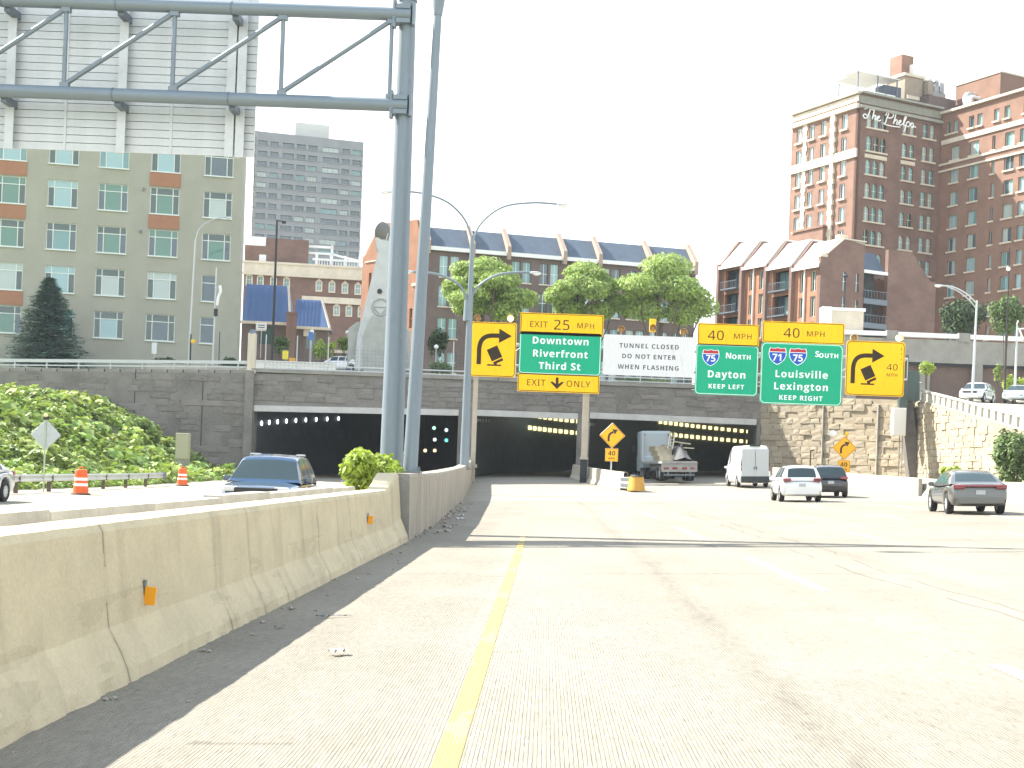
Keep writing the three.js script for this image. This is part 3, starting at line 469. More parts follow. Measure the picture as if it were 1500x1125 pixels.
{
  const G = 'signs on the gantry before the tunnel';
  let t = T('warning_sign', 'leftmost square yellow sign with a bent arrow and a tipping lorry, no number', 'sign', 0, 0, 0, 0, G);
  board(t, 'panel', 722, 512, 68, 80, YEL, (g, w, h) => { tipping(g, 4, 9, 62); }, undefined, '#5a4000'); beacon(t, 700, 466, false); beacon(t, 748, 467, true);
  t = T('guide_sign', 'green sign reading Downtown Riverfront Third St between yellow exit panels', 'sign', 0, 0, 0, 0, G);
  board(t, 'panel', 820.5, 518, 120, 62, GRN, (g, w, h) => { txt(g, 'Downtown', w / 2, 13, 14.28, WHT, 1.08, .6); txt(g, 'Riverfront', w / 2, 32, 14.28, WHT, 1.08, .6); txt(g, 'Third St', w / 2, 50, 14.28, WHT, 1.08, .6); }, undefined, '#dff2e6');
  board(t, 'exit_speed_panel', 823, 475.5, 122, 32, YEL, (g, w, h) => { txt(g, 'EXIT', 27, 17, 12, BLK, 1.1, .5, 'normal'); txt(g, '25', 61, 16, 20, BLK, 1.1, .5, 'normal'); txt(g, 'MPH', 96, 17, 11, BLK, 1.1, .5, 'normal'); }, undefined, '#5a4000');
  board(t, 'exit_only_panel', 818, 561.5, 120, 27, YEL, (g, w, h) => { txt(g, 'EXIT', 27, 13.5, 12.5, BLK, 1.1, .5, 'normal'); txt(g, 'ONLY', 89, 13.5, 12.5, BLK, 1.1, .5, 'normal'); g.fillStyle = BLK; g.beginPath(); g.moveTo(58, 22); g.lineTo(48, 12); g.lineTo(51, 11); g.lineTo(56, 14.5); g.lineTo(56, 5); g.lineTo(60, 5); g.lineTo(60, 14.5); g.lineTo(65, 11); g.lineTo(68, 12); g.closePath(); g.fill(); }, undefined, '#5a4000');
  t = T('tunnel_closed_sign', 'white sign reading TUNNEL CLOSED DO NOT ENTER WHEN FLASHING with three beacons', 'sign', 0, 0, 0, 0, G);
  board(t, 'panel', 950.5, 521.5, 134, 59, '#d9dbdd', (g, w, h) => { const c = '#4a4d50'; txt(g, 'TUNNEL CLOSED', w / 2, 15, 9.24, c, 1.08, .7); txt(g, 'DO NOT ENTER', w / 2, 30.5, 9.24, c, 1.08, .7); txt(g, 'WHEN FLASHING', w / 2, 46, 9.24, c, 1.08, .7); }); beacon(t, 910, 483, false); beacon(t, 956, 480, false, true); beacon(t, 1001, 487, false);
  t = T('guide_sign', 'smaller green sign reading 75 North Dayton KEEP LEFT under a yellow 40 MPH panel', 'sign', 0, 0, 0, 0, G);
  board(t, 'panel', 1064.5, 542, 92, 74, GRN, (g, w, h) => { shield(g, 22, 19, 24, '75'); txt(g, 'N', 48, 16, 11.76, WHT, 1.1); txt(g, 'ORTH', 67, 17, 9.24, WHT, 1.1, .5); txt(g, 'Dayton', w / 2, 44, 14.28, WHT, 1.1, .6); txt(g, 'KEEP LEFT', w / 2, 61, 9.24, WHT, 1.08, .6); }, undefined, '#dff2e6');
  board(t, 'speed_panel', 1067, 490.5, 90, 32, YEL, (g, w, h) => { txt(g, '40', 27, 17, 19, BLK, 1.15, .5, 'normal'); txt(g, 'MPH', 66, 18, 11, BLK, 1.15, .5, 'normal'); }, undefined, '#5a4000');
  t = T('guide_sign', 'largest green sign reading 71 75 South Louisville Lexington KEEP RIGHT', 'sign', 0, 0, 0, 0, G);
  board(t, 'panel', 1174, 548, 120, 90, GRN, (g, w, h) => { shield(g, 24, 19, 25, '71'); shield(g, 54, 19, 25, '75'); txt(g, 'S', 82, 15, 11.76, WHT, 1.1); txt(g, 'OUTH', 99, 16.5, 9.24, WHT, 1.1, .5); txt(g, 'Louisville', w / 2, 46, 14.28, WHT, 1.1, .7); txt(g, 'Lexington', w / 2, 64, 14.28, WHT, 1.1, .7); txt(g, 'KEEP RIGHT', w / 2, 80, 9.66, WHT, 1.08, .6); }, undefined, '#dff2e6');
  board(t, 'speed_panel', 1177, 487.5, 120, 31, YEL, (g, w, h) => { txt(g, '40', 43, 16, 19, BLK, 1.15, .5, 'normal'); txt(g, 'MPH', 78, 17, 11, BLK, 1.15, .5, 'normal'); }, undefined, '#5a4000');
  t = T('warning_sign', 'rightmost square yellow sign with bent arrow, tipping lorry and 40 MPH', 'sign', 0, 0, 0, 0, G);
  board(t, 'panel', 1282, 540, 86, 80, YEL, (g, w, h) => { tipping(g, 1, 11, 60); txt(g, '40', 68, 37, 13, BLK, 1.15, .4, 'normal'); txt(g, 'MPH', 68, 48, 7, BLK, 1.1, .3, 'normal'); g.fillStyle = BLK; for (const [y, l] of [[9, 3.4], [16, 2], [24, 2.6], [31, 1.6]]) g.fillRect(80, y, .9, l); }, undefined, '#5a4000'); beacon(t, 1250, 495, false); beacon(t, 1316, 496, true);
}
// diamond warning signs
function diamond(px, py, size, Z, gy, label, tilt = 0) {
  const c = P(px, py, Z), t = T('curve_sign', label, 'sign', c.x, c.y, c.z, 0, 'yellow curve warning signs'), w = size * Z / FL / Math.SQRT2;
  const pan = M(rbox(w, w, .04, .02).rotateZ(Math.PI / 4), mt.galv, 'panel', t);
  const tx = canvasTex(256, 256, (g) => { g.fillStyle = '#ffb600'; g.fillRect(0, 0, 256, 256); g.strokeStyle = '#6a4400'; g.lineWidth = 6; rrect(g, 9, 9, 238, 238, 16); g.stroke(); g.translate(128, 128); g.rotate(Math.PI / 4); g.scale(256, 256); g.strokeStyle = g.fillStyle = '#33200a'; g.lineWidth = .12; g.beginPath(); g.moveTo(-.2, .33); g.lineTo(-.2, .12); g.bezierCurveTo(-.19, -.08, -.1, -.12, .05, -.2); g.stroke(); g.beginPath(); g.moveTo(-.02, -.36); g.lineTo(.3, -.33); g.lineTo(.14, -.06); g.closePath(); g.fill(); });
  M(new THREE.PlaneGeometry(w * .985, w * .985).rotateZ(Math.PI / 4), new THREE.MeshStandardMaterial({ map: tx, roughness: .5 }), 'sign_face', pan, 0, 0, .025);
  const pw = size * .5 * Z / FL, pl = M(rbox(pw, pw, .04, .02), mt.galv, 'speed_plaque', t, 0, -size * .745 * Z / FL, .01);
  M(new THREE.PlaneGeometry(pw * .98, pw * .98), new THREE.MeshStandardMaterial({ map: canvasTex(128, 128, g => { g.fillStyle = '#ffb600'; g.fillRect(0, 0, 128, 128); g.strokeStyle = '#6a4400'; g.lineWidth = 3; rrect(g, 5, 5, 118, 118, 10); g.stroke(); txt(g, '40', 64, 48, 64, '#33200a', 1.1); txt(g, 'MPH', 64, 100, 28, '#33200a', 1.1); }), roughness: .5 }), 'plaque_face', pl, 0, 0, .025);
  M(bar(V(0, gy - c.y, -.06), V(0, w * .6, -.06), .045, 8), mt.galv, 'post', t);
  return t;
}
diamond(897, 638, 38, 88, gR(4.3, 88) + .9, 'yellow diamond curve sign with 40 MPH plaque on the nose barrier');
const d2 = diamond(1237, 656, 36, 97, gR(20, 97), 'yellow diamond curve sign with 40 MPH plaque in front of the tan stone wall');
M(new THREE.SphereGeometry(.28, 12, 8), mt.white, 'lamp', d2, -.85, .95, 0); M(new THREE.SphereGeometry(.16, 10, 8), mt.yellow, 'lamp', d2, .1, 1.0, .1);
{
  const c = P(67, 637, 56), t = T('diamond_sign', 'grey back of a diamond road sign on a thin post behind the guardrail', 'sign', c.x, c.y, c.z, 0);
  M(rbox(.9, .9, .03, .02).rotateZ(Math.PI / 4), mt.galv, 'panel', t); M([box(.06, 1.0, .04, 0, .1, .04), bar(V(0, emb(c.x, 56) - c.y - .1, .04), V(0, -.4, .04), .035, 8)], mottle([.4, .46, .36], .2, 1, 151, .6), 'post', t);
  M(box(.22, .12, .1, 0, .68, 0), mt.dark, 'bracket', t); M(new THREE.SphereGeometry(.09, 10, 8).translate(-.02, .8, 0), std([.8, .7, .35], .5), 'lamp', t);
  const g = T('guardrail', 'galvanised guardrail at the foot of the green bank on the left', 'guardrail');
  const path = [[-19.8, 20], [-20.1, 40], [-20.6, 56], [-21.0, 68], [-21.3, 76]];
  M(sweep(path, [[0, .42], [.05, .47], [.0, .55], [.0, .58], [.05, .66], [0, .72]].map(p => [p[0], p[1] + .02]), gL, 1), Object.assign(mottle([.5, .53, .5], .2, 2, 152, .4, { metalness: .3 }), { side: THREE.DoubleSide }), 'rail', g);
  for (let Z = 22; Z < 76; Z += 3.9) { const x = curve(path.map(p => [p[1], p[0]]), Z) - .12; M([box(.14, .75, .12, x, gL(x, Z) + .34, -Z), box(.18, .3, .1, x + .08, gL(x, Z) + .56, -Z)], mt.bark, 'post', g); }
  M(cyl(.16, .16, .36, -21.3, gL(-21.3, 76) + .4, -76.1, 12), mt.steelDark, 'end_shoe', g);
  const b = P(268, 654, 98), k = T('utility_cabinet', 'beige metal utility cabinet on the bank below the dark wall', 'cabinet', b.x, b.y, b.z);
  const h = 1.9; M([rbox(.95, h, .6, .05)], std([.36, .34, .24], .6), 'housing', k); M([box(.82, h - .25, .03, 0, 0, .305)], std([.4, .38, .27], .6), 'door', k); M(box(.9, 1.6, .5, 0, -1.6, 0), mt.concGrey, 'plinth', k);
}
function drum(px, py, Z, label) {
  const c = P(px, py, Z), t = T('traffic_drum', label, 'traffic drum', c.x, gL(c.x, Z), -Z, 0, 'orange and white traffic drums');
  const pr = [[.0, .0], [.33, .0], [.33, .06], [.29, .08], [.285, .3], [.265, .31], [.26, .52], [.245, .53], [.24, .76], [.225, .77], [.215, .97], [.18, 1.0], [0, 1.0]], org = std([.75, .12, .02], .6), wh = std([.78, .76, .72], .4);
  M(new THREE.LatheGeometry(pr.map(p => new THREE.Vector2(p[0], p[1])), 20), org, 'body', t);
  for (const [y, r0, r1] of [[.16, .291, .287], [.40, .267, .264], [.62, .247, .244]].slice(1)) M(new THREE.CylinderGeometry(r1, r0, .12, 20, 1, true).translate(0, y, 0), wh, 'reflective_band', t);
  M(new THREE.CylinderGeometry(.225, .236, .13, 20, 1, true).translate(0, .84, 0), org, 'upper_band', t); M(new THREE.CylinderGeometry(.36, .4, .06, 12).translate(0, .03, 0), mt.rubber, 'base', t); M(tube([V(-.1, 1, 0), V(-.08, 1.07, 0), V(.08, 1.07, 0), V(.1, 1, 0)], .018), org, 'handle', t);
}
drum(118, 725, 54, 'nearer orange and white striped traffic drum by the guardrail'); drum(267, 709, 77, 'farther orange and white striped traffic drum past the guardrail end');

// ---------------------------------------------------------------- buildings
const geoCache = {};
const cached = (k, f) => geoCache[k] ?? (geoCache[k] = f());
// a face of a building: local x along the wall, y up, z outward; everything put on it becomes a part of the building
function face(parent, x, y, z, turn, sx = 1) { const m = new THREE.Matrix4().makeRotationY(turn).setPosition(x, y, z).scale(V(sx, 1, 1)); return { parent, add(geo, mat, name, px = 0, py = 0, pz = 0) { const o = M(geo, mat, name, parent, px, py, pz); o.applyMatrix4(m); return o; } }; }
function wallGeo(outline, holes, d = .4) {
  const s = new THREE.Shape(outline.map(p => new THREE.Vector2(...p)));
  for (const [x, y, w, h, arch] of holes) { const p = new THREE.Path(); p.moveTo(x - w / 2, y - h / 2); p.lineTo(x + w / 2, y - h / 2); if (arch) { p.lineTo(x + w / 2, y + h / 2 - w / 2); p.absarc(x, y + h / 2 - w / 2, w / 2, 0, Math.PI, false); } else { p.lineTo(x + w / 2, y + h / 2); p.lineTo(x - w / 2, y + h / 2); } p.closePath(); s.holes.push(p); }
  return new THREE.ExtrudeGeometry(s, { depth: d, bevelEnabled: false, curveSegments: 4 }).translate(0, 0, -d);
}
function windowAt(f, x, y, w, h, o = {}) {             // a frame with its panes, set back in the opening
  const { v = [.5], hz = [], fr = mt.frame, t = .07, back = .2, sill, glass } = o, key = [w, h, v, hz, t].join();
  const g = cached('f' + key, () => merge([box(w, t, .08, 0, h / 2 - t / 2, 0), box(w, t, .08, 0, -h / 2 + t / 2, 0), box(t, h - 2 * t, .078, -w / 2 + t / 2, 0, 0), box(t, h - 2 * t, .078, w / 2 - t / 2, 0, 0), ...v.map(a => box(t, h - 2 * t, .07, (a - .5) * w, 0, 0)), ...hz.map(a => box(w - 2 * t, t, .066, 0, (a - .5) * h, 0))]));
  const win = f.add(g, fr, 'window', x, y, -back);
  const xsx = [0, ...v, 1], ys = [0, ...hz, 1]; let k = 0;
  for (let i = 0; i < xsx.length - 1; i++) for (let j = 0; j < ys.length - 1; j++) {
    const pw = (xsx[i + 1] - xsx[i]) * w, ph = (ys[j + 1] - ys[j]) * h, gi = glass ? glass(i, j) : Math.floor(rnd() * mt.glass.length);
    M(cached('p' + pw.toFixed(3) + ph.toFixed(3), () => box(pw, ph, .02)), mt.glass[gi], 'pane', win, ((xsx[i] + xsx[i + 1]) / 2 - .5) * w, ((ys[j] + ys[j + 1]) / 2 - .5) * h, -.02);
  }
  if (sill) f.add(cached('s' + w + sill, () => box(w + .3, .16, .3)), sill, 'sill', x, y - h / 2 - .1, .02);
  return win;
}
function simpleWin(f, x, y, w, h, gi, back = .18, arch) { // one pane with a pale surround
  const g = cached('a' + w + h + arch, () => { const r = [[-w / 2, -h / 2], [w / 2, -h / 2]]; if (arch) for (let i = 0; i <= 8; i++) r.push([Math.cos(i / 8 * Math.PI) * w / 2, h / 2 - w / 2 + Math.sin(i / 8 * Math.PI) * w / 2]); else r.push([w / 2, h / 2], [-w / 2, h / 2]); return poly(r, .03); });
  const win = f.add(g, mt.glass[gi], 'window', x, y, -back); M(cached('m' + w + h, () => merge([box(.06, h, .05), box(w, .06, .052)])), mt.frame, 'glazing_bar', win, 0, 0, .035); return win;
}
reseed(53);
{ // --- beige apartment block on the left
  const b = T('apartment_block', 'beige apartment block with teal windows and terracotta panels, upper left', 'building', -28.1, plateauY, -125, 12 * Math.PI / 180);
  const f = face(b, 0, 0, 0, 0), cols = [-2.76, -7.43, -11.9, -16.2, -20.6, -25], H = 44, holes = [];
  const rows = []; for (let k = 0; k < 11; k++) rows.push(4.7 + 3.82 * k);
  for (const x of cols) for (const [k, y] of rows.entries()) holes.push([x + (k < 2 && x > -3 ? -.55 : 0), y, k < 2 && x > -3 ? 1.25 : 2.55, 2.4]);
  f.add(wallGeo([[-28, -.2], [-.6, -.2], [-.6, H], [-28, H]], holes, .5), mt.beige, 'front_wall');
  const side = face(b, -.6, 0, 0, Math.PI / 2); side.add(wallGeo([[.5, -.2], [18, -.2], [18, H], [.5, H]], [], .5), mt.beige, 'side_wall');
  b.add(Object.assign(new THREE.Mesh(bx0(-27.9, -1.2, -.1, H - .05, -17.8, -1.2), mt.dark), { name: 'core' }));
  f.add([box(27.8, .5, .7, -14.4, H + .25, -.2)], mt.concGrey, 'parapet');
  for (const [x, y, w] of holes) { if (w < 2) windowAt(f, x, y, 1.25, 2.4, { v: [], hz: [.7], back: .16, glass: () => 0 }); else { const k = Math.floor(rnd() * 3), gg = [[1, 2, 1], [3, 2, 3], [1, 4, 1], [0, 1, 0], [3, 0, 3], [3, 5, 3], [0, 5, 0], [3, 4, 3]][Math.floor(rnd() * 8)]; windowAt(f, x, y, 2.55, 2.4, { v: [.22, .78], hz: [.72], back: .16, glass: (i, j) => j ? (k ? gg[1] : 3) : gg[i] }); } f.add(cached('bs' + w, () => box(w + .12, .09, .22)), mt.frame, 'sill', x, y - 1.25, .04); }
  const terra = mottle([.33, .165, .1], .15, 2, 160, .85);
  for (const [c, r] of [[1, 3], [1, 2], [4, 3], [4, 2], [4, 0], [1, 5], [4, 5], [1, 7], [4, 7]]) f.add(box(2.7, 1.25, .06), terra, 'terracotta_panel', cols[c], rows[r] + 1.91, .04);
  for (const [x, y] of [[-9.4, rows[2] + .9], [-9.3, rows[3] + .9]]) f.add(rbox(.14, .3, .2, .03), mt.steelDark, 'vent', x, y, .12);
}
{ // --- grey tower
  const b = T('apartment_tower', 'distant grey high-rise tower with rows of small windows', 'building', -83.3, plateauY, -375, 17 * Math.PI / 180), f = face(b, 0, 0, 0, 0), H = 83.5, holes = [], grey = mottle([.2, .21, .23], .14, 12, 161);
  for (let k = 0; k < 18; k++) { let x = .9; const y = H - 3.1 - 2.86 * k; for (let i = 0; i < 8; i++) { const w = [2.6, 2.2, 3.1, 2.4, 2.5, 4.6, 2.2, 2.6][i]; holes.push([x + w / 2, y, w, 1.35]); x += w + (i === 4 ? 1.5 : i === 1 ? 1.2 : .75); } }
  f.add(wallGeo([[0, 0], [30, 0], [30, H], [0, H]], holes, .8), grey, 'front_wall');
  f.add(wallGeo([[0, 0], [18, 0], [18, H], [0, H]], [], .5).rotateY(-Math.PI / 2).translate(-.02, 0, -18), mottle([.6, .6, .58], .08, 9, 162), 'side_wall');  // side far paler than the front: sunlight painted into it
  b.add(Object.assign(new THREE.Mesh(bx0(.1, 29.9, .1, H - .1, -17.9, -1.4), mt.dark), { name: 'core' }));
  for (const [x, y, w] of holes) { const gi = [0, 0, 0, 3, 0, 1, 4][Math.floor(rnd() * 7)]; const m = f.add(cached('tw' + w, () => box(w, 1.4, .06)), mt.glass[gi], 'window', x, y, -.6); M(cached('tm' + w, () => merge([box(.1, 1.4, .09), box(.1, 1.4, .09, w * .3, 0, 0)])), grey, 'mullion', m, w * -.15, 0, .06); }
  for (let k = 0; k < 18; k++) f.add(box(30.3, .16, .3), grey, 'ledge', 15, H - 3.1 - 2.86 * k - .8, .1);
  const pale = mottle([.5, .51, .5], .1, 5, 163); f.add([box(9.5, 4.6, 8, 16, H + 2.3, -8)], pale, 'roof_plant_room'); f.add([cyl(.08, .05, 5, 12, H + 4.6, -8, 6), box(1.2, .7, 1, 10.5, H + .4, -5)], pale, 'antenna');
}
{ // --- brick hall with balustrade behind the blue roofs
  const O = P(352, 545, 200), b = T('brick_hall', 'low brick hall with pale cornice, arched windows and a white roof railing', 'building', O.x, plateauY, -200, 8 * Math.PI / 180), f = face(b, 0, 0, 0, 0), holes = [];
  const Y = y => (677 - y) * .1 + EYE - plateauY;
  for (const x of [.8, 2.4, 4.3, 6.2, 10.9, 12.8, 14.7, 16.6]) holes.push([x, Y(412) - x * .03, .62, 1.5, true]);
  for (const x of [13.6, 15.4, 17.2]) holes.push([x, Y(450), .62, 1.5]);
  f.add(wallGeo([[0, -.3], [19, -.3], [19, Y(385)], [9.2, Y(385)], [9.2, Y(350)], [2.9, Y(350)], [2.9, Y(362)], [0, Y(362)]], holes, .5), mt.brick, 'front_wall');
  b.add(Object.assign(new THREE.Mesh(bx0(.1, 18.9, 0, Y(388), -14, -1), mt.dark), { name: 'core' }));
  for (const h of holes) { simpleWin(f, ...h.slice(0, 4), 2, .2, h[4]); f.add(cached('su' + h[2] + h[4], () => { const s = new THREE.Shape(); s.moveTo(-.5, -.95); s.lineTo(.5, -.95); s.lineTo(.5, .5); s.lineTo(0, 1.0); s.lineTo(-.5, .5); const p = new THREE.Path(); p.moveTo(-.31, -.75); p.lineTo(.31, -.75); p.lineTo(.31, .5); p.lineTo(-.31, .5); s.holes.push(p); return new THREE.ExtrudeGeometry(s, { depth: .1, bevelEnabled: false }); }), mt.lime, 'window_surround', h[0], h[1], .01); }
  f.add([box(19.4, 1.5, .8, 9.6, Y(396), .2), box(19.6, .3, 1.1, 9.6, Y(387), .25), box(19.5, .25, 1.0, 9.6, Y(404), .25)], mt.lime, 'cornice');
  f.add([box(11, .9, .5, 14, Y(437), .2)], mt.lime, 'belt_course'); f.add([box(3.2, 1.3, .1, 1.4, Y(356), .3), box(1, 1, .1, 2.6, Y(380), .02)], mt.white, 'white_panel');
  for (let i = 0; i < 5; i++) f.add([box(.35, 1.7, .35, 10.4 + i * 2.1, Y(390) + 1.2, -.3)], mt.white, 'railing_post');
  for (let i = 0; i < 22; i++) f.add(cached('bal', () => cyl(.09, .06, 1.0, 0, -.5, 0, 6)), mt.white, 'baluster', 10.8 + i * .4, Y(389) + .9, -.3);
  f.add([box(9, .3, .4, 14.3, Y(383) + .6, -.3)], mt.white, 'balustrade_rail');
  f.add([box(3.6, .32, .3, 10.9, Y(357), -1), box(3.6, .3, .3, 10.9, Y(367), -1), box(.35, 3, .3, 12.6, Y(369), -1), beam(V(12.6, Y(367), -1), V(19, Y(380), -1), .3, .3)], mt.white, 'pergola_frame');
}
{ // --- blue mansard roofs
  const mk = (x0, x1, yt, yb, label, cut) => {
    const a = P(x0, yb, 150), c = P(x1, yb, 150), top = P((x0 + x1) / 2, yt, 152.5).y, b = T('blue_roof_house', label, 'building', a.x, plateauY, -150, .1), w = c.x - a.x, e = a.y - plateauY, r = top - plateauY;
    const blue = mottle([.075, .14, .3], .12, 2.5, 164, .6), pts = (z0, z1) => 0;
    const g = new THREE.BufferGeometry(), p = [[0, e, 0], [w, e, 0], [w - cut, r, -2.6], [0, r, -2.6], [w, e, -7], [w - cut, r, -5], [0, r, -5], [0, e, -7]], ix = [0, 1, 2, 0, 2, 3, 1, 4, 5, 1, 5, 2, 3, 2, 5, 3, 5, 6, 0, 3, 6, 0, 6, 7, 4, 7, 6, 4, 6, 5]; g.setAttribute('position', new THREE.Float32BufferAttribute(p.flat(), 3)); g.setAttribute('uv', new THREE.Float32BufferAttribute(p.map(q => [q[0], q[1]]).flat(), 2)); g.setIndex(ix); const ng = g.toNonIndexed(); ng.computeVertexNormals(); blue.side = THREE.DoubleSide;
    M(ng, blue, 'roof', b); M(bx0(-.1, w - .2, -.3, e - .1, -6.8, -.4), mt.brickDark, 'wall', b); M(bx0(-.2, w + .1, e - .25, e + .03, -.4, .25), mt.lime, 'gutter', b);
    for (let i = 0; i < 7; i++) M(beam(V(.02 + i * (w - cut) / 7, e + .1, .0), V(.02 + i * (w - cut) / 7, r, -2.55), .05, .07), blue, 'roof_seam', b);
    M(bx0(w * .35, w * .62, e - 2.4, e - .5, -.42, -.36), mt.glass[3], 'window', b); M(bx0(w * .28, w * .5, e - 1.0, e - .1, -.3, -.2), mt.lime, 'name_board', b); M(beam(V(w + .05, e, .05), V(w - cut + .05, r, -2.6), .22, .16), mt.lime, 'verge_trim', b); return b;
  };
  mk(355, 424, 417, 470, 'blue metal mansard roof beside the beige block, over a brown wall', .6);
  mk(430, 482, 439, 478, 'smaller blue metal mansard roof left of the concrete pylon', 1.1);
  const c = P(425, 545, 149.4), ch = T('brick_chimney', 'narrow brick chimney between the two blue roofs', 'chimney', c.x, plateauY, -149.2); M([rbox(.95, 9.2, .9, .03, 0, 4.6, 0), rbox(1.1, .3, 1.05, .03, 0, 9.2, 0)], mt.brick, 'stack', ch);
  const l = T('low_brick_wing', 'low dark brick wing with a grey base behind the garden fence', 'building', c.x + 3.5, plateauY, -150.5, .1); M(bx0(0, 7.5, -.2, 5.2, -6, 0), mt.brickDark, 'wall', l); M(bx0(-.1, 7.6, 5.2, 5.5, -6.1, .15), mt.lime, 'coping', l); for (const x of [1.6, 4.2, 6.2]) M(bx0(x - .5, x + .5, 1.6, 3.4, .0, .04), mt.glass[0], 'window', l);
}
{ // --- concrete pylon with a helmet-like cowl
  const O = P(548, 548, 118), b = T('concrete_pylon', 'tapering pale concrete pylon with a dark rounded cowl, behind the gantry post', 'monument', O.x, plateauY, -118, .12), h = y => (678 - y) * .059 + EYE - plateauY;
  const pale = mottle([.5, .52, .52], .15, 3, 170, .85), mid = mottle([.36, .37, .35], .2, 2, 171, .9);
  const prof = [[-1.75, 1.2], [-1.6, h(490)], [-.25, h(380)], [-.1, h(365)], [-.3, h(357)], [-.3, h(350)], [1.25, h(350)], [1.25, h(357)], [1.15, h(365)], [1.5, h(400)], [2.5, 1.2]];
  M(poly(prof.map(p => [p[0] + .1, p[1]]), 1.5, .06).translate(0, 0, -1.5), pale, 'shaft', b);
  M([poly([[-2.3, 1.2], [-2.3, h(480)], [-1.6, h(470)], [2.2, h(470)], [3, h(480)], [3, 1.2]], 1.2, .05).translate(0, 0, -1.7)], mid, 'plinth', b); M([poly([[-.9, .4], [-.9, h(488)], [-.3, h(462)], [.6, h(462)], [1, h(488)], [1, .4]], .3, .04).translate(0, 0, .12)], mid, 'buttress', b);
  M(bx0(-2.4, 3.2, -.3, 1.25, -3.2, -.35), std([.05, .07, .1], .7), 'base', b);
  const cg = new THREE.SphereGeometry(1, 20, 14); cg.scale(.72, .95, .8); cg.translate(.3, h(336), -.7); M(cg, mottle([.16, .16, .145], .2, 1, 172, .7), 'cowl', b);
  M([bar(V(.55, h(352), -.2), V(.75, h(338), -.1), .07), bar(V(.8, h(352), -.2), V(1.0, h(338), -.1), .07), box(.8, .5, .7, .1, h(349), -.5)], std([.55, .55, .52], .7), 'cowl_strut', b);
  M(new THREE.TorusGeometry(.72, .1, 8, 30).translate(.35, h(447), .08), mid, 'emblem_ring', b); M([bar(V(-.35, h(447), .1), V(1.05, h(447), .1), .05), bar(V(-.35, h(447), .1), V(.35, h(458), .1), .05), bar(V(1.05, h(447), .1), V(.35, h(458), .1), .05)], mid, 'emblem_bar', b);
  M(cyl(.22, .22, .12, 0, 0, 0, 16).rotateX(Math.PI / 2).translate(.22, h(424), .04), mt.black, 'round_opening', b);
}
// --- terrace of brick houses behind the trees
{
  const b = T('brick_terrace', 'long brick terrace with slate roof and party-wall parapets behind the green trees', 'building', -14.2, plateauY, -150, 16 * Math.PI / 180), f = face(b, 0, 0, 0, 0), E = 17.3, R = 19.75, W = 32, holes = [];
  const fins = [.3, 5.3, 9.4, 15.9, 20.1, 26.3, 31.8];
  for (let i = 0; i < fins.length - 1; i++) { const w = fins[i + 1] - fins[i], n = w > 5.4 ? 2 : 1; for (let k = 0; k < n; k++) for (const y of [15.2, 11.9, 8.4, 4.6]) for (const d of [-.62, .62]) holes.push([fins[i] + w * (k + .5) / n + d, y, .95, y === 15.2 ? 2.3 : 2.2]); }
  f.add(wallGeo([[0, -.2], [W, -.2], [W, E], [0, E]], holes, .4), mt.brickDark, 'front_wall');
  b.add(Object.assign(new THREE.Mesh(bx0(.2, W - .2, 0, E, -9, -.8), mt.dark), { name: 'core' }));
  for (const h of holes) { simpleWin(f, ...h, [1, 2, 4, 2, 0][Math.floor(rnd() * 5)], .22); if (h[0] % 1 > -1) f.add(cached('ts', () => box(1.15, .14, .25)), mt.lime, 'sill', h[0], h[1] - h[3] / 2 - .1, .03); }
  for (let i = 0; i < fins.length - 1; i++) { const a = fins[i] + .22, c = fins[i + 1] - .22; M(poly([[.25, E - .05], [-2.3, R], [-6.5, R], [-9, E], [-9, E - .3], [.25, E - .3]], c - a).rotateY(-Math.PI / 2).scale(1, 1, 1).rotateY(0).translate(c, 0, 0).translate(0, 0, 0), mt.slate, 'roof_slope', b); f.add(box(c - a, .42, .3), mt.white, 'gutter', (a + c) / 2, E - .25, .32); }
  mt.slate.side = THREE.DoubleSide;
  for (const x of fins) M(poly([[.75, E - .9], [.75, E + .55], [-2.2, R + .55], [-3.1, R + .55], [-3.1, E - .9]], .44).rotateY(-Math.PI / 2).translate(x + .22, 0, 0), mottle([.36, .27, .22], .2, 2, 173), 'party_wall', b);  // paler than the front brick: their sunlit sides are put into the colour
}
{ // sunlit end house
  const L = 11.6, ang = Math.atan2(.73, .68), b = T('gabled_end_house', 'sunlit orange brick gable wall of the end house behind the gantry post', 'building', -14.3 - .68 * L, plateauY, -150 - .73 * L, -ang), f = face(b, 0, 0, 0, 0);
  const ol = [[0, -.3], [L, -.3], [L, 16.8], [L - .3, 17.1], [L - 1.5, 20.3], [3.3, 20.6], [.5, 17.3], [0, 17]], holes = [[1.6, 13.6, .5, 3.0], [1.4, 9.9, .5, 1.4], [9.6, 9.4, .5, 2.2], [9.8, 4.5, .5, 1.6]];
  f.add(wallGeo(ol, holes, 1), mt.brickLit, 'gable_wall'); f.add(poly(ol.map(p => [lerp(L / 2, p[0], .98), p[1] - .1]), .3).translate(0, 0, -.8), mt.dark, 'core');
  for (const h of holes) simpleWin(f, ...h, 3, .3);
  f.add([box(2.6, .14, .1, 1.9, 16.4, .04), box(1.8, .3, .12, 10.6, 13.1, .05)], mt.lime, 'string_course');
  f.add([beam(V(L - 1.4, 20.4, -.4), V(L - .2, 17.1, -.4), .3, 1.1), beam(V(3.3, 20.7, -.4), V(.4, 17.4, -.4), .3, 1.1)], mt.lime, 'coping');
}
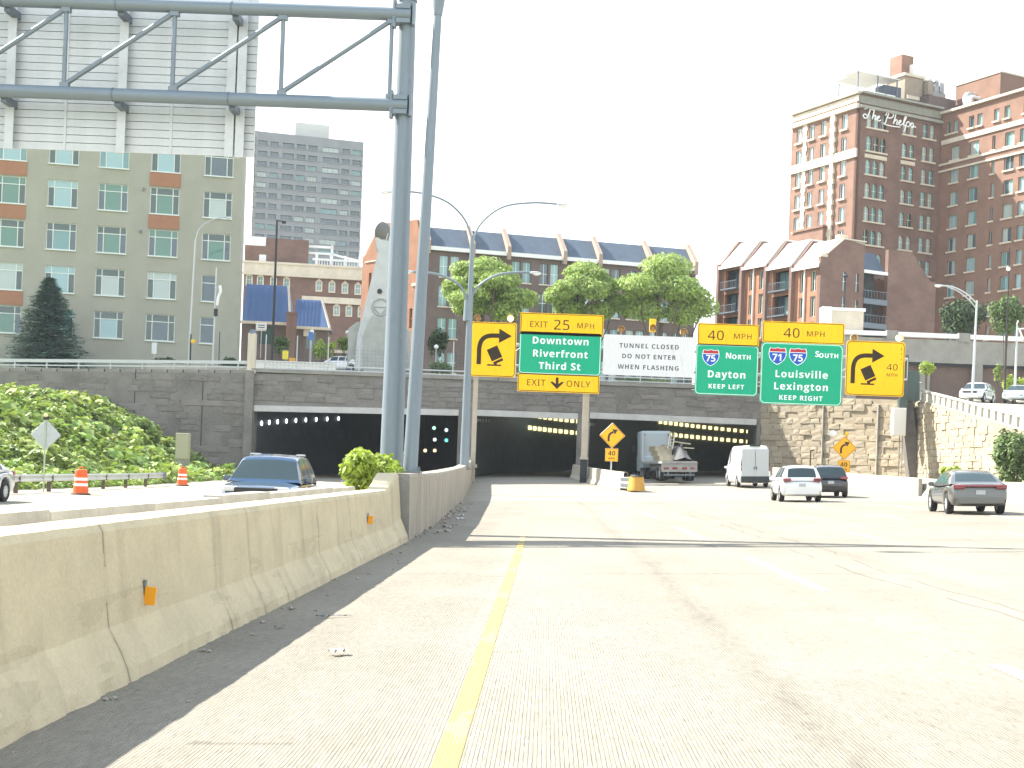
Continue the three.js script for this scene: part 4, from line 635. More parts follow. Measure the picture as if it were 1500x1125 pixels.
{ // --- stepped brick houses on the right
  const O = P(1199, 480, 150), b = T('stepped_brick_houses', 'row of brick houses with pale sloping roofs and balconies in front of the tall hotel', 'building', O.x, plateauY, -150, 28 * Math.PI / 180);
  const base = plateauY, h = y => (705 - y) * .075 + EYE - base, N = 4, U = 4.75, f0 = face(b, 0, 0, 0, 0, 1.16), fl = face(b, 0, 0, 0, -Math.PI / 2);
  const roofM = mottle([.66, .65, .62], .1, 3, 174, .8); roofM.side = THREE.DoubleSide;
  const E = h(388), Rg = h(346);
  // gable ends: two brick walls with a glazed recess between
  const g1 = [[0, -.3], [5.3, -.3], [5.3, h(350)], [2.7, h(346)], [.7, h(371)], [0, h(376)]], hol1 = [[2.9, h(408), .45, 2.1, true], [2.9, h(443), .45, 1.9, true], [4.5, h(408), .4, 2.1, true], [4.5, h(443), .4, 1.4, true]];
  f0.add(wallGeo(g1, hol1, .5), mt.brick, 'gable_wall'); for (const q of hol1) simpleWin(f0, q[0], q[1], q[2], q[3], 0, .2, true);
  f0.add(wallGeo([[8.3, -.3], [14.6, -.3], [14.6, h(392)], [13.8, h(392)], [11.4, h(352)], [8.3, h(352)]], [], .5), mt.brick, 'gable_wall');
  f0.add([bx0(-.05, .75, h(376), h(372), -.55, .1), beam(V(.7, h(371) + .05, -.2), V(2.7, h(346) + .05, -.2), .65, .14), box(2.8, .14, .7, 4, h(347) + .1, -.2)], mt.lime, 'coping');
  f0.add([box(1.0, .5, .8, 3.1, h(344) + .2, -1)], mt.lime, 'chimney_cap');
  f0.add([bx0(5.3, 8.3, -.3, h(388), -2.6, -2.3)], mt.brickDark, 'recess_wall'); f0.add(poly([[-.3, h(388)], [-2.3, h(355)], [-5, h(355)], [-5, h(388)]], 3).rotateY(-Math.PI / 2).translate(8.3, 0, 0), mt.slate, 'recess_roof'); f0.add(box(3, .35, .3, 6.8, h(389), -.1), mt.white, 'gutter');
  for (const y of [412, 448]) { for (let i = 0; i < 3; i++) windowAt(f0, 5.85 + i * .95, h(y), .8, 2.1, { v: [], hz: [], back: 2.2, glass: () => [1, 2, 1][i], fr: std([.12, .15, .15], .6) }); f0.add([bx0(5.3, 8.3, h(y) - 1.9, h(y) - 1.3, -2.3, .1)], mt.steelDark, 'balcony'); for (let i = 0; i < 8; i++) f0.add(box(.04, .9, .04), mt.steelDark, 'baluster', 5.5 + i * .38, h(y) - .9, .05); f0.add(box(3.1, .06, .06, 6.8, h(y) - .42, .05), mt.steelDark, 'handrail'); }
  // the sunlit flank: local -z runs back along the row, outward is -x
  for (let i = 0; i < N; i++) {
    const z0 = -i * U, z1 = -(i + 1) * U, up = i * .6, bay = i % 2 === 1;
    const W = (x0, x1, y0, y1, mat, name, d0 = 0, d1 = .4) => M(bx0(d0, d1, y0, y1, z0 - x1, z0 - x0), mat, name, b);
    // fin towards the viewer
    M(poly([[-.45, -.3], [-.45, E + up + .35], [-.1, E + up + .35], [2.4, Rg + up + .3], [3.6, Rg + up + .3], [3.6, -.3]], .45).translate(0, 0, z1 - .2), mt.brick, 'party_wall', b);
    const fs = { parent: b, add(geo, mat, name, px = 0, py = 0, pz = 0) { const o = M(geo, mat, name, b, px, py, pz); o.applyMatrix4(new THREE.Matrix4().makeRotationY(-Math.PI / 2).setPosition(.02, 0, z0)); return o; } };
    // local x of this face runs towards +z of the building, so the wall covers -U..0
    const hs = []; for (const y of [h(410) + up, h(448) + up, h(486) + up]) { if (bay) hs.push([-U / 2 + .2, y, 3.2, 2.3]); else hs.push([-U + 1.6, y, .9, 2.3], [-1.2, y, .9, 2.3]); }
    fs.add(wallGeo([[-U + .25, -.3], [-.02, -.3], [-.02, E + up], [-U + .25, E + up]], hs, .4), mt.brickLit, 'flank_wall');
    for (const q of hs) { if (bay) { windowAt(fs, q[0], q[1], q[2], q[3], { v: [.33, .66], hz: [], back: 1.0, glass: () => Math.floor(rnd() * 3), fr: std([.08, .1, .11], .6) }); fs.add(bx0(q[0] - 1.6, q[0] + 1.6, q[1] - 1.3, q[1] - 1.15, -1, .7), mt.steelDark, 'balcony'); fs.add([box(3.2, .06, .06, q[0], q[1] - .3, .65), ...[...Array(10)].map((_, k) => box(.035, .85, .035, q[0] - 1.55 + k * .344, q[1] - .72, .65))], mt.steelDark, 'railing'); } else { windowAt(fs, q[0], q[1], q[2], q[3], { v: [.5], back: .22, glass: () => 3, fr: mt.frame }); } }
    if (!bay) fs.add(cyl(.09, .09, E + up + .3, 0, 0, 0, 8), mt.white, 'downpipe', -2.6, 0, .15);
    M(poly([[-.35, E + up], [2.5, Rg + up], [6, Rg + up], [6, E + up]], U - .45).translate(0, 0, z1 + .25), roofM, 'roof_slope', b); M(bx0(-.5, -.2, E + up - .3, E + up + .03, z1 + .26, z0 - .05), mt.white, 'gutter', b);
    M(bx0(1.4, 8, -.3, E + up - .1, z1 + .3, z0 - .8), mt.dark, 'core', b);
  }
  M(bx0(5.4, 14.4, -.2, h(392), -10, -2.7), mt.brick, 'rear_block', b);
}
{ // --- garage under the right-hand houses
  const b = T('concrete_garage', 'grey concrete garage with brown infill panels and a white top rail, behind the sloping street', 'building', 26, 0, -131, .03), top = 15.4, X = [2.5, 9.6, 14.7, 19.9, 25.1, 30.3, 36];
  M(bx0(0, 40, 13.2, top, -9, 0), mt.concGrey, 'fascia', b); X.forEach(x => M(bx0(x, x + .95, 8, 13.25, -1, .06), mt.concGrey, 'column', b));
  const br = mottle([.15, .105, .09], .2, 3, 175); X.slice(0, -1).forEach((x, i) => { M(bx0(x + .95, X[i + 1], 8, 13.2, -.9, -.6), br, 'infill_panel', b); M(bx0(x + .95, X[i + 1], 12.95, 13.2, -.6, -.2), mt.dark, 'reveal', b); }); M(bx0(0, 2.5, 8, 13.2, -2, -.1), mt.concGrey, 'end_wall', b);
  for (let i = 0; i < 6; i++) M(bx0(i * 7 + .3, i * 7 + 6.2, top + .2, top + .62, -.4, .2), mt.white, 'top_rail', b); for (let i = 0; i < 6; i++) M(bx0(i * 7 + 6.2, i * 7 + 7.3, top - .1, top + .75, -.5, .12), mt.concGrey, 'pier', b);
  const w = T('white_stair_house', 'small pale stair enclosure between the brick houses and the yellow sign', 'building', ...P(1236, 470, 134).toArray()); M(box(3.4, 1.9, 2, 0, 0, 0), mt.lime, 'wall', w); M(box(3.7, .3, 2.3, 0, 1.0, 0), mt.white, 'roof_slab', w); M(box(.9, 2.6, 1.5, -1.9, -.1, .5), mt.white, 'corner_block', w); M(box(2.6, 14, 1.6, 0, -7.6, -.2), mt.concGrey, 'shaft', w);
}
{ // --- the hotel
  const b = T('brick_hotel', 'tall brown brick hotel with limestone trim and The Phelps in white script', 'building', 39.4, plateauY, -180, 28 * Math.PI / 180);
  const Yp = 52.8 - plateauY, rows = []; for (let k = 0; k < 11; k++) rows.push(49.5 - plateauY - 3.1 * k);
  const corn = 50.9 - plateauY, belt = rows[1] - 1.6;
  const f0 = face(b, 0, 0, 0, 0), h0 = [];
  for (const y of rows) { for (const d of [-1.35, 0, 1.35]) h0.push([3.2 + d * .9, y, .9, 1.95, true]); for (const d of [-.65, .65]) h0.push([8.8 + d, y, .85, 1.8, true], [12.4 + d, y, .85, 1.9]); }
  const brick = mt.brick, q0 = wallGeo([[0, -.3], [14.6, -.3], [14.6, Yp], [0, Yp]], h0, .45); f0.add(q0, brick, 'front_wall');
  for (const [x, y, w, h, a] of h0) { simpleWin(f0, x, y, w, h, [4, 4, 2, 1, 3][Math.floor(rnd() * 5)], .25, a); }
  for (const y of rows) for (const [x, w] of [[3.2, 3.8], [8.8, 2.5], [12.4, 2.5]]) f0.add(cached('ps' + w, () => box(w, .2, .35)), mt.lime, 'sill', x, y - 1.1, .05);
  f0.add([box(3.8, .5, .12, 3.2, belt - .1, .05), box(2.5, .5, .12, 8.8, belt - .1, .05)], mt.lime, 'panel_band');
  f0.add([box(14.5, .35, .7, 7.3, corn + .1, .15), box(14.5, .25, .9, 7.3, Yp + .1, .1)], mottle([.3, .3, .27], .2, 3, 176), 'cornice'); f0.add([box(14.4, 1.0, .12, 7.3, corn + 1.1, .05)], mottle([.24, .24, .21], .25, 2, 177), 'parapet_band');
  // lit flank on the left
  const fl = face(b, 0, 0, -13.9, -Math.PI / 2), h1 = []; const cx = [1.65, 4.4, 6.9, 11.2];
  for (const y of rows) for (const x of cx) h1.push([x, y, 1.15, 2.0]);
  const lit = mottle([.235, .138, .102], .3, 6, 178, .95);  // lighter copy of the hotel brick, sunlight mixed into the colour
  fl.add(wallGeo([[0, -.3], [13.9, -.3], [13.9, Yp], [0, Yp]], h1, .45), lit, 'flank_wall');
  for (const q of h1) { windowAt(fl, q[0], q[1], 1.15, 2.0, { v: [.5], hz: [], back: .22, t: .1, fr: mt.white, glass: () => [1, 4, 0][Math.floor(rnd() * 3)] }); fl.add(cached('hs', () => box(1.5, .22, .4)), mt.lime, 'sill', q[0], q[1] - 1.12, .06); }
  for (const [x, d] of [[3.0, .12], [9.1, .35]]) for (let k = 0; k < 40; k++) fl.add(cached('qn' + (k % 2) + d, () => box(k % 2 ? 1.0 : .65, .68, d)), mt.lime, 'quoin', x, Yp - 1.9 - k * .7, d / 2);
  fl.add([box(14, 1.15, .3, 6.95, belt + .1, .1), box(14.1, .6, .5, 6.95, corn + .2, .15), box(14.2, .35, .8, 6.95, Yp + .05, .1)], mt.lime, 'stone_band');
  fl.add([box(14, .8, .2, 6.95, corn + 1.2, .06)], mt.lime, 'parapet_panel');
  fl.add([bx0(2.4, 8.6, rows[4] - 5, rows[4] - 1.4, -.1, .9), bx0(2.2, 8.8, rows[4] - 1.4, rows[4] - 1.1, -.1, 1.1)], lit, 'oriel');
  // the wing that comes towards the viewer
  const WL = 26, fw = face(b, 14.6, 0, 0, -Math.PI / 2), h2 = []; // local x from 0 (inner corner) to WL towards the viewer
  for (const [k, y] of rows.entries()) for (const [x, w] of k ? [[2.8, 1.5], [6.3, 1.6], [9.7, .55], [12.4, 1.6], [14.6, 1.0], [17.5, 1.6], [20, 1], [23, 1.6]] : [[1.4, .75], [2.7, .75], [5.6, .9], [7.1, .9], [10, .9], [11.8, .9], [15, .9], [17, .9], [20, .9], [23, .9]]) h2.push([x, y + (k ? 0 : .5), w, k ? 1.85 : 1.6]);
  fw.add(wallGeo([[0, -.3], [WL, -.3], [WL, Yp - .4], [0, Yp - .4]], h2, .45), lit, 'wing_wall');
  for (const [x, y, w, h] of h2) { windowAt(fw, x, y, w, h, { v: w > 1.2 ? [.5] : [], back: .25, t: .08, fr: std([.45, .43, .4], .6), glass: () => [0, 1, 4, 2][Math.floor(rnd() * 4)] }); fw.add(cached('wsl' + w, () => box(w + .3, .2, .35)), mt.lime, 'sill', x, y - h / 2 - .1, .05); }
  fw.add([box(WL, .3, .5, WL / 2, Yp - .55, .15), box(WL - .6, .62, .2, WL / 2, rows[0] - 1.35, .08), box(WL, .25, .25, WL / 2, belt + .35, .06), box(WL, .25, .25, WL / 2, belt - .55, .06)], mt.lime, 'stone_band');
  b.add(Object.assign(new THREE.Mesh(merge([bx0(.6, 14.5, 0, Yp - .6, -13.7, -1), bx0(15.5, 30, 0, Yp - .9, -13.7, WL - .3), bx0(14, 15.6, 0, Yp - .9, -13.7, -1)]), mt.dark), { name: 'core' }));
  M(bx0(14.6, 30.2, -.3, Yp - .4, WL + .02, WL + .4), brick, 'wing_end_wall', b);
  M(bx0(0.1, 30, Yp - .7, Yp - .5, -12.4, -.1), mt.concGrey, 'roof_deck', b);
  // roof: pergola, penthouses, plant
  const rw = std([.8, .8, .78], .7);
  { const cy = Yp + 3.5; M(box(7.4, .08, 3.4).rotateX(.05), rw, 'terrace_canopy', b, 4.6, cy, -3.2); M(box(5.6, .08, 3.2).rotateX(-.04), rw, 'terrace_canopy', b, 5.6, cy + .45, -6.8);
    for (const [x, z] of [[1.2, -1.7], [4.6, -1.7], [8, -1.7], [3.2, -8], [8.2, -8]]) M(bx0(x - .07, x + .07, Yp - .5, cy + .1, z - .07, z + .07), mt.steelDark, 'canopy_post', b); }
  M([bx0(6.2, 9.2, Yp, Yp + 2.6, -4, -2.2)], std([.07, .09, .13], .6), 'terrace_kiosk', b); for (const x of [1.5, 3.4, 5.2]) M(bx0(x, x + 1.5, Yp + .1, Yp + .75, -1.0, -.5), rw, 'planter', b);
  const tanp = mottle([.3, .25, .2], .25, 2, 179), greyP = mottle([.34, .36, .38], .2, 1.5, 180, .5, { metalness: .3 });
  M(bx0(10.2, 13.4, Yp - .6, Yp + 4.6, -6.4, -2.6), tanp, 'plant_room', b); M(bx0(9.9, 13.6, Yp + 4.6, Yp + 4.95, -6.6, -2.4), mt.lime, 'plant_room_cornice', b); M(bx0(10.4, 12.8, Yp + 1.4, Yp + 1.9, -2.6, -2.2), mt.lime, 'plant_room_band', b);
  M(bx0(10.6, 12.7, Yp + 4.95, Yp + 7.9, -6.2, -3.8), lit, 'lift_house', b); M(bx0(12.0, 14.9, Yp + 4.6, Yp + 6.6, -4.2, -2.8), rw, 'white_plant_room', b); M(bx0(13.4, 18, Yp - .6, Yp + 3.4, -6, -2.9), greyP, 'plant_deck', b);
  M(bx0(12.6, 17.6, Yp - .6, Yp + 1.9, -2.2, -.5), mt.brickDark, 'brick_plinth', b); M(bx0(13.6, 14.6, Yp + 2.4, Yp + 4.3, -2.6, -1.7), tanp, 'vent_house', b);
  M(bx0(19, 23.5, Yp - .6, Yp + 4.4, -2, 6.2), lit, 'brick_penthouse', b); M(bx0(18.9, 23.6, Yp + 4.4, Yp + 4.6, -2.1, 6.3), mt.lime, 'penthouse_coping', b);
  for (const [x, z] of [[14.9, -4.2], [15.9, -4], [16.9, -3.8]]) { const c = M(cyl(.36, .36, 1.6, x, Yp + 3.4, z, 12), greyP, 'roof_fan', b); M(new THREE.SphereGeometry(.5, 12, 6, 0, 7, 0, 1.57).translate(x, Yp + 5, z), mt.galv, 'fan_cowl', c); }
  for (const [x, z, h] of [[15.2, -3.3, 1.2], [16.3, -3.2, .9], [17.2, -3.1, 1.4]]) M(rbox(.8, h, .6, .04, x, Yp + 3.4 + h / 2, z), greyP, 'air_unit', b);
  M(tube([V(16.6, Yp - .1, 2.4), V(17, Yp + 1.6, 2), V(17.8, Yp + 2.2, 1.6), V(19, Yp + 2.2, 1.6)], .42, 10), mt.galv, 'duct', b); M(tube([V(16.4, Yp - .1, 3.4), V(16.8, Yp + 1.2, 3), V(17.8, Yp + 1.6, 2.6), V(19, Yp + 1.6, 2.6)], .3, 10), mt.white, 'duct', b);
  M(cyl(.05, .03, 2.2, .4, Yp, -8, 6), mt.steelDark, 'flagpole', b);
  // script lettering
  const L = [ // strokes in a 10 x 1.6 box
    [[.3, 1.25], [.9, 1.5], [1.5, 1.35], [1.75, 1.5]], [[1.15, 1.4], [.95, .8], [.7, .25], [.35, .15], [.15, .45], [.4, .65], [.7, .5]],
    [[1.75, 1.45], [1.6, .8], [1.45, .15], [1.6, .55], [1.85, .75], [1.95, .55], [1.85, .2], [2.1, .2]], [[2.1, .35], [2.4, .5], [2.5, .72], [2.3, .7], [2.2, .35], [2.4, .12], [2.75, .3]],
    [[3.9, 1.45], [3.6, .7], [3.35, 0], [3.1, -.05]], [[3.4, 1.0], [3.6, 1.4], [4.2, 1.55], [4.55, 1.25], [4.3, .85], [3.75, .75]],
    [[4.9, 1.45], [4.75, .8], [4.55, .1], [4.75, .5], [5.0, .75], [5.15, .55], [5.0, .15], [5.3, .2]], [[5.3, .35], [5.6, .5], [5.7, .72], [5.5, .7], [5.4, .35], [5.6, .12], [5.95, .35]],
    [[5.95, .35], [6.4, 1.1], [6.5, 1.45], [6.3, 1.35], [6.1, .6], [6.15, .12], [6.45, .3]], [[6.6, .75], [6.45, .2], [6.25, -.45], [6.1, -.6]], [[6.5, .5], [6.8, .78], [7.05, .55], [6.85, .15], [6.55, .2]], [[7.05, .3], [7.4, .75], [7.6, .45], [7.5, .15], [7.2, .15], [7.7, .3], [7.95, .25]],
    [[3.3, -.15], [4.4, -.2], [5.6, -.12]]];
  const let1 = L.map(s => tube(s.map(p => V(.4 + p[0] * 1.18, corn - 1.55 + p[1] * 1.05, .3)), .085, 6, 22)); f0.add(let1, std([.9, .9, .88], .5), 'script_lettering');
}

// ---------------------------------------------------------------- vehicles
const tyreGeo = new THREE.LatheGeometry([[.2, -.1], [.3, -.11], [.335, -.09], [.345, -.05], [.345, .05], [.335, .09], [.3, .11], [.2, .1]].map(p => new THREE.Vector2(p[0], p[1])), 24).rotateZ(Math.PI / 2);
const rimGeo = merge([new THREE.CylinderGeometry(.22, .22, .16, 20).rotateZ(Math.PI / 2), ...[0, 1, 2, 3, 4].map(k => box(.19, .4, .06).rotateX(k * Math.PI / 5))]);
const carGlass = new THREE.MeshPhysicalMaterial({ color: C(.04, .06, .068), roughness: .13, specularIntensity: .45 });
const redLamp = new THREE.MeshPhysicalMaterial({ color: C(.2, .012, .014), roughness: .15, clearcoat: 1 }), clearLamp = new THREE.MeshPhysicalMaterial({ color: C(.6, .6, .6), roughness: .12, clearcoat: 1 });
const paint = (c, metal = .3, rough = .3) => new THREE.MeshPhysicalMaterial({ color: C(...c), metalness: metal, roughness: rough, clearcoat: 1, clearcoatRoughness: .06 });
function quads(rings, pick) {                          // rings of equal length -> geometries by bucket
  const out = {};
  for (let i = 0; i < rings.length - 1; i++) for (let j = 0; j < rings[i].length - 1; j++) { const k = pick(i, j); if (!k) continue; const b = out[k] ??= []; const [a, c, d, e] = [rings[i][j], rings[i][j + 1], rings[i + 1][j + 1], rings[i + 1][j]]; b.push(...a, ...c, ...d, ...a, ...d, ...e); }
  for (const k in out) { let g = new THREE.BufferGeometry(); g.setAttribute('position', new THREE.Float32BufferAttribute(out[k], 3)); g = mergeVertices(g, 1e-4); g.computeVertexNormals(); g.setAttribute('uv', new THREE.Float32BufferAttribute(new Array(g.attributes.position.count * 2).fill(0), 2)); out[k] = g; }
  return out;
}
const plateM = std([.4, .42, .44], .5);
// forward is -z; the origin lies on the ground under the middle of the car. s = fraction of the length from the rear
function makeCar(o) {
  const { L, W, H, top, roof, glassR, glassF, side, wheels = [.2, .8], r = .335, paintMat, tail = 'corner', clr = .27, belt = .5 } = o, t = T(o.name, o.label, o.category, o.x, o.y, o.z, o.turn, o.group), hw = W / 2;
  if (o.tilt) t.rotation.z = o.tilt;
  const zz = s => L / 2 - s * L, N = 76, rings = [];
  const wid = s => hw * curve(o.wid ?? [[0, .86], [.02, .93], [.07, .985], [.2, 1], [.75, 1], [.9, .97], [.97, .9], [1, .78]], s);
  for (let i = 0; i <= N; i++) {
    const s = i / N, w = wid(s), yt = curve(top, s); let yb = clr + .16 * sm(.05, 0, s) + .08 * sm(.95, 1, s);
    for (const q of wheels) { const d = (s - q) * L, R = r + .055; if (Math.abs(d) < R) yb = Math.max(yb, r + Math.sqrt(R * R - d * d) * .98); }
    const h = yt - yb, half = [[0, yb], [.72 * w, yb], [.93 * w, yb + Math.min(.05, h * .2)], [w * .985, yb + h * .3], [w, yb + h * .5], [w * .985, yb + h * .72], [w * .95, yt - Math.min(.09, h * .2)], [w * .88, yt - .025], [w * .6, yt + .012], [0, yt + .025]];
    rings.push([...half.map(p => [p[0], p[1], zz(s)]), ...half.slice(0, -1).reverse().map(p => [-p[0], p[1], zz(s)])]);
  }
  const mid = a => [0, a.reduce((q, p) => q + p[1], 0) / a.length, a[0][2]];
  const cap0 = rings[0].map(() => mid(rings[0])), capN = rings[N].map(() => mid(rings[N]));
  const lower = quads([cap0, ...rings, capN], () => 'b').b;
  // cabin
  const C0 = roof[0][0], C1 = roof[roof.length - 1][0], n = 40, cr = [];
  for (let i = 0; i <= n; i++) {
    const s = lerp(C0, C1, i / n), yr = Math.max(curve(roof, s), curve(top, s) + .005), yb = curve(top, s) - .03, k = clamp((yr - yb) / (H - yb), 0, 1), w0 = Math.min(wid(s) * .95, hw * .95), w1 = w0 - (o.tumble ?? .2) * k, hf = [];
    for (let j = 0; j <= 4; j++) { const q = j / 4; hf.push([lerp(w0, w1, q) + .03 * Math.sin(q * 3.14), lerp(yb, yr - .07 * k, q)]); }
    hf.push([w1 - .06 * k, yr - .02 * k], [w1 * .82, yr], [w1 * .45, yr + .02 * k], [0, yr + .03 * k]);
    cr.push([...hf.map(p => [p[0], p[1], zz(s)]), ...hf.slice(0, -1).reverse().map(p => [-p[0], p[1], zz(s)])]);
  }
  const m = cr[0].length, S = i => lerp(C0, C1, (i + .5) / n);
  const parts = quads(cr, (i, j) => {
    const s = S(i), jj = Math.min(j, m - 2 - j), top = jj >= 5;       // jj 0-3 flank, 4 shoulder, 5+ roof
    if (top && s > glassR[0] && s < glassR[1]) return jj === 5 && o.cPillar ? 'body' : 'rear_window';
    if (top && s > glassF[0] && s < glassF[1]) return 'windscreen';
    if (jj >= 1 && jj <= 3 && side.some(q => s > q[0] && s < q[1])) return j < m / 2 ? 'side_window' : 'side_window2';
    return 'body';
  });
  M(merge([lower, parts.body]), paintMat, 'body', t);
  for (const k of ['rear_window', 'windscreen', 'side_window', 'side_window2']) if (parts[k]) M(parts[k], carGlass, k.replace('2', ''), t);
  // wheels
  for (const s of wheels) for (const d of [-1, 1]) { const wx = d * (hw - .115), tw = M(tyreGeo, mt.rubber, 'wheel', t, wx, r, zz(s)); tw.scale.set(1.05, r / .345, r / .345); M(rimGeo, mt.galv, 'rim', tw); }
  // underside, bumpers, lamps, mirrors, plate
  M(bx0(-hw * .7, hw * .7, clr + .02, clr + .16, -L * .46, L * .45), mt.dark, 'underbody', t);
  M([rbox(W * .8, .26, .12, .04, 0, clr + .2, L / 2 - .055)], o.bumperMat ?? mt.dark, 'rear_bumper', t); M([rbox(W * .74, .2, .12, .04, 0, clr + .2, -L / 2 + .07)], mt.dark, 'front_grille', t);
  if (o.upperGrille) M(rbox(W * .56, .17, .08, .03, 0, o.upperGrille, -L / 2 + .06), mt.black, 'grille', t);
  const ty = o.tailY, tz = L / 2 - .02;
  for (const d of [-1, 1]) { if (tail !== 'tall') M(rbox(.36, .14, .16, .03, d * (hw * .93 - .2), ty, tz - .05), redLamp, 'tail_lamp', t); else M(rbox(.14, .55, .14, .03, d * (hw * .95 - .09), ty, tz - .06), redLamp, 'tail_lamp', t); M(rbox(.38, .14, .3, .05, d * (hw * .8 - .14), o.headY ?? .72, -L / 2 + .2), o.lampOn ?? clearLamp, 'headlamp', t); M([rbox(.2, .15, .1, .04, d * (hw + .09), belt + .06, zz(o.mirror ?? .63)), box(.12, .04, .05, d * hw, belt, zz(o.mirror ?? .63))], o.mirrorMat ?? paintMat, 'door_mirror', t); }
  if (tail === 'band') M(rbox(W * .8, .06, .1, .02, 0, ty + .03, tz + .0), redLamp, 'light_bar', t);
  M(box(.3, .14, .02, 0, o.plateY, tz + .03), plateM, 'licence_plate', t);
  for (const s of [.36, .58]) for (const d of [-1, 1]) if (o.doors !== false) M(box(.02, .03, .2, d * (wid(s) + .008), belt - .13, zz(s)), paintMat, 'door_handle', t);
  if (o.rails) for (const d of [-1, 1]) M(bar(V(d * (hw - .36), H + .015, zz(C0 + .14)), V(d * (hw - .36), H + .005, zz(C1 - .28)), .025, 6), mt.galv, 'roof_rail', t);
  return t;
}
const suv = { L: 4.65, W: 1.9, H: 1.66, top: [[0, .8], [.02, .92], [.06, 1.0], [.3, 1.02], [.7, 1.0], [.8, .97], [.93, .88], [.98, .78], [1, .6]], roof: [[.015, .98], [.09, 1.55], [.16, 1.64], [.4, 1.66], [.58, 1.6], [.75, 1.0]], glassR: [.03, .085], glassF: [.6, .735], side: [[.13, .27], [.29, .44], [.46, .62]], belt: 1.0, tailY: .98, plateY: .78, headY: .8, r: .35, cPillar: true, tumble: .22 };
const sedan = { L: 4.85, W: 1.86, H: 1.45, top: [[0, .62], [.015, .95], [.05, 1.0], [.18, .98], [.5, .93], [.7, .93], [.8, .9], [.94, .78], [.98, .66], [1, .5]], roof: [[.1, .98], [.24, 1.33], [.36, 1.43], [.5, 1.45], [.6, 1.41], [.76, .93]], glassR: [.13, .29], glassF: [.61, .75], side: [[.24, .31], [.33, .46], [.48, .62]], belt: .92, tailY: .9, plateY: .72, headY: .66, cPillar: true, tumble: .24, r: .34 };
const slot = (px, Z, left) => { const u = (px - 800) / FL * Z, x = u * Math.cos(ROLL); return { x, y: left ? gL(x, Z) : gR(x, Z), z: -Z }; };
const tiltR = Math.atan(ROLL);
{
  const d = (px, Zr, L) => { const q = slot(px, Zr); return { x: q.x, y: gR(q.x, Zr + L / 2) + .0, z: -(Zr + L / 2), tilt: tiltR }; };
  const sedanP = paint([.12, .125, .118], .4, .3), whiteP = paint([.7, .71, .7], 0, .35);
  makeCar({ ...sedan, ...d(1450, 44, 4.85), turn: -.1, name: 'grey_sedan', label: 'grey sedan with a full-width red light bar, nearest car on the right', category: 'car', paintMat: sedanP, bumperMat: sedanP, tail: 'band' });
  makeCar({ ...suv, ...d(1180, 62, 4.5), L: 4.5, turn: -.04, name: 'white_suv', label: 'white sport utility vehicle in the lane left of the black one', category: 'car', paintMat: whiteP, bumperMat: whiteP, tailY: 1.02 });
  makeCar({ ...suv, ...d(1223, 70, 4.7), turn: -.06, name: 'black_suv', label: 'black sport utility vehicle just right of the white one', category: 'car', paintMat: paint([.012, .013, .015], .0, .25), tailY: 1.0, bumperMat: mt.black });
  const silver = paint([.5, .53, .56], .5, .3);
  // oncoming traffic: turned round
  const lx = -7.3, lz = 36.4; makeCar({ ...suv, L: 4.7, W: 1.94, H: 1.71, x: lx, y: gL(lx, lz), z: -lz, turn: Math.PI + .03, name: 'blue_suv', label: 'dark blue sport utility vehicle coming towards us beyond the median barrier', category: 'car', paintMat: paint([.04, .085, .16], .35, .22), rails: true, upperGrille: .78, headY: .82, roof: [[.015, .98], [.09, 1.58], [.16, 1.68], [.4, 1.71], [.58, 1.64], [.75, 1.0]], mirrorMat: paint([.07, .1, .14], .3, .25) });
  const sx = -18.0, sz = 41.8; makeCar({ ...sedan, x: sx, y: gL(sx, sz), z: -sz, turn: Math.PI, name: 'silver_car', label: 'silver car cut off by the left edge of the picture', category: 'car', paintMat: silver });
  // parked on the sloping street
  for (const [px, py, Z, turn, base, nm_, lb, c] of [[1431, 590, 108, Math.PI - .55, suv, 'parked_suv', 'white sport utility vehicle parked on the sloping street by the brown garage', [.62, .66, .66]], [1494, 597, 104, Math.PI - .55, sedan, 'parked_sedan', 'pale blue sedan parked on the sloping street at the right edge', [.46, .54, .58]]]) { const p = P(px, py, Z); makeCar({ ...base, x: p.x, y: streetY(Z) + .02, z: -Z, turn, name: nm_, label: lb, category: 'car', paintMat: paint(c, .2, .3), upperGrille: base === suv ? .75 : undefined }); }
  S('garden_terrace', bx0(-34, -12, 8.3, 9.3, -141, -115.2), mottle([.4, .38, .32], .2, 5, 194));
  const wc = P(500, 526, 119.5); makeCar({ ...sedan, x: wc.x, y: 9.32, z: wc.z, turn: 1.2, name: 'white_car', label: 'white car behind the fence above the left tunnel opening', category: 'car', paintMat: paint([.75, .76, .76], 0, .35) });
}
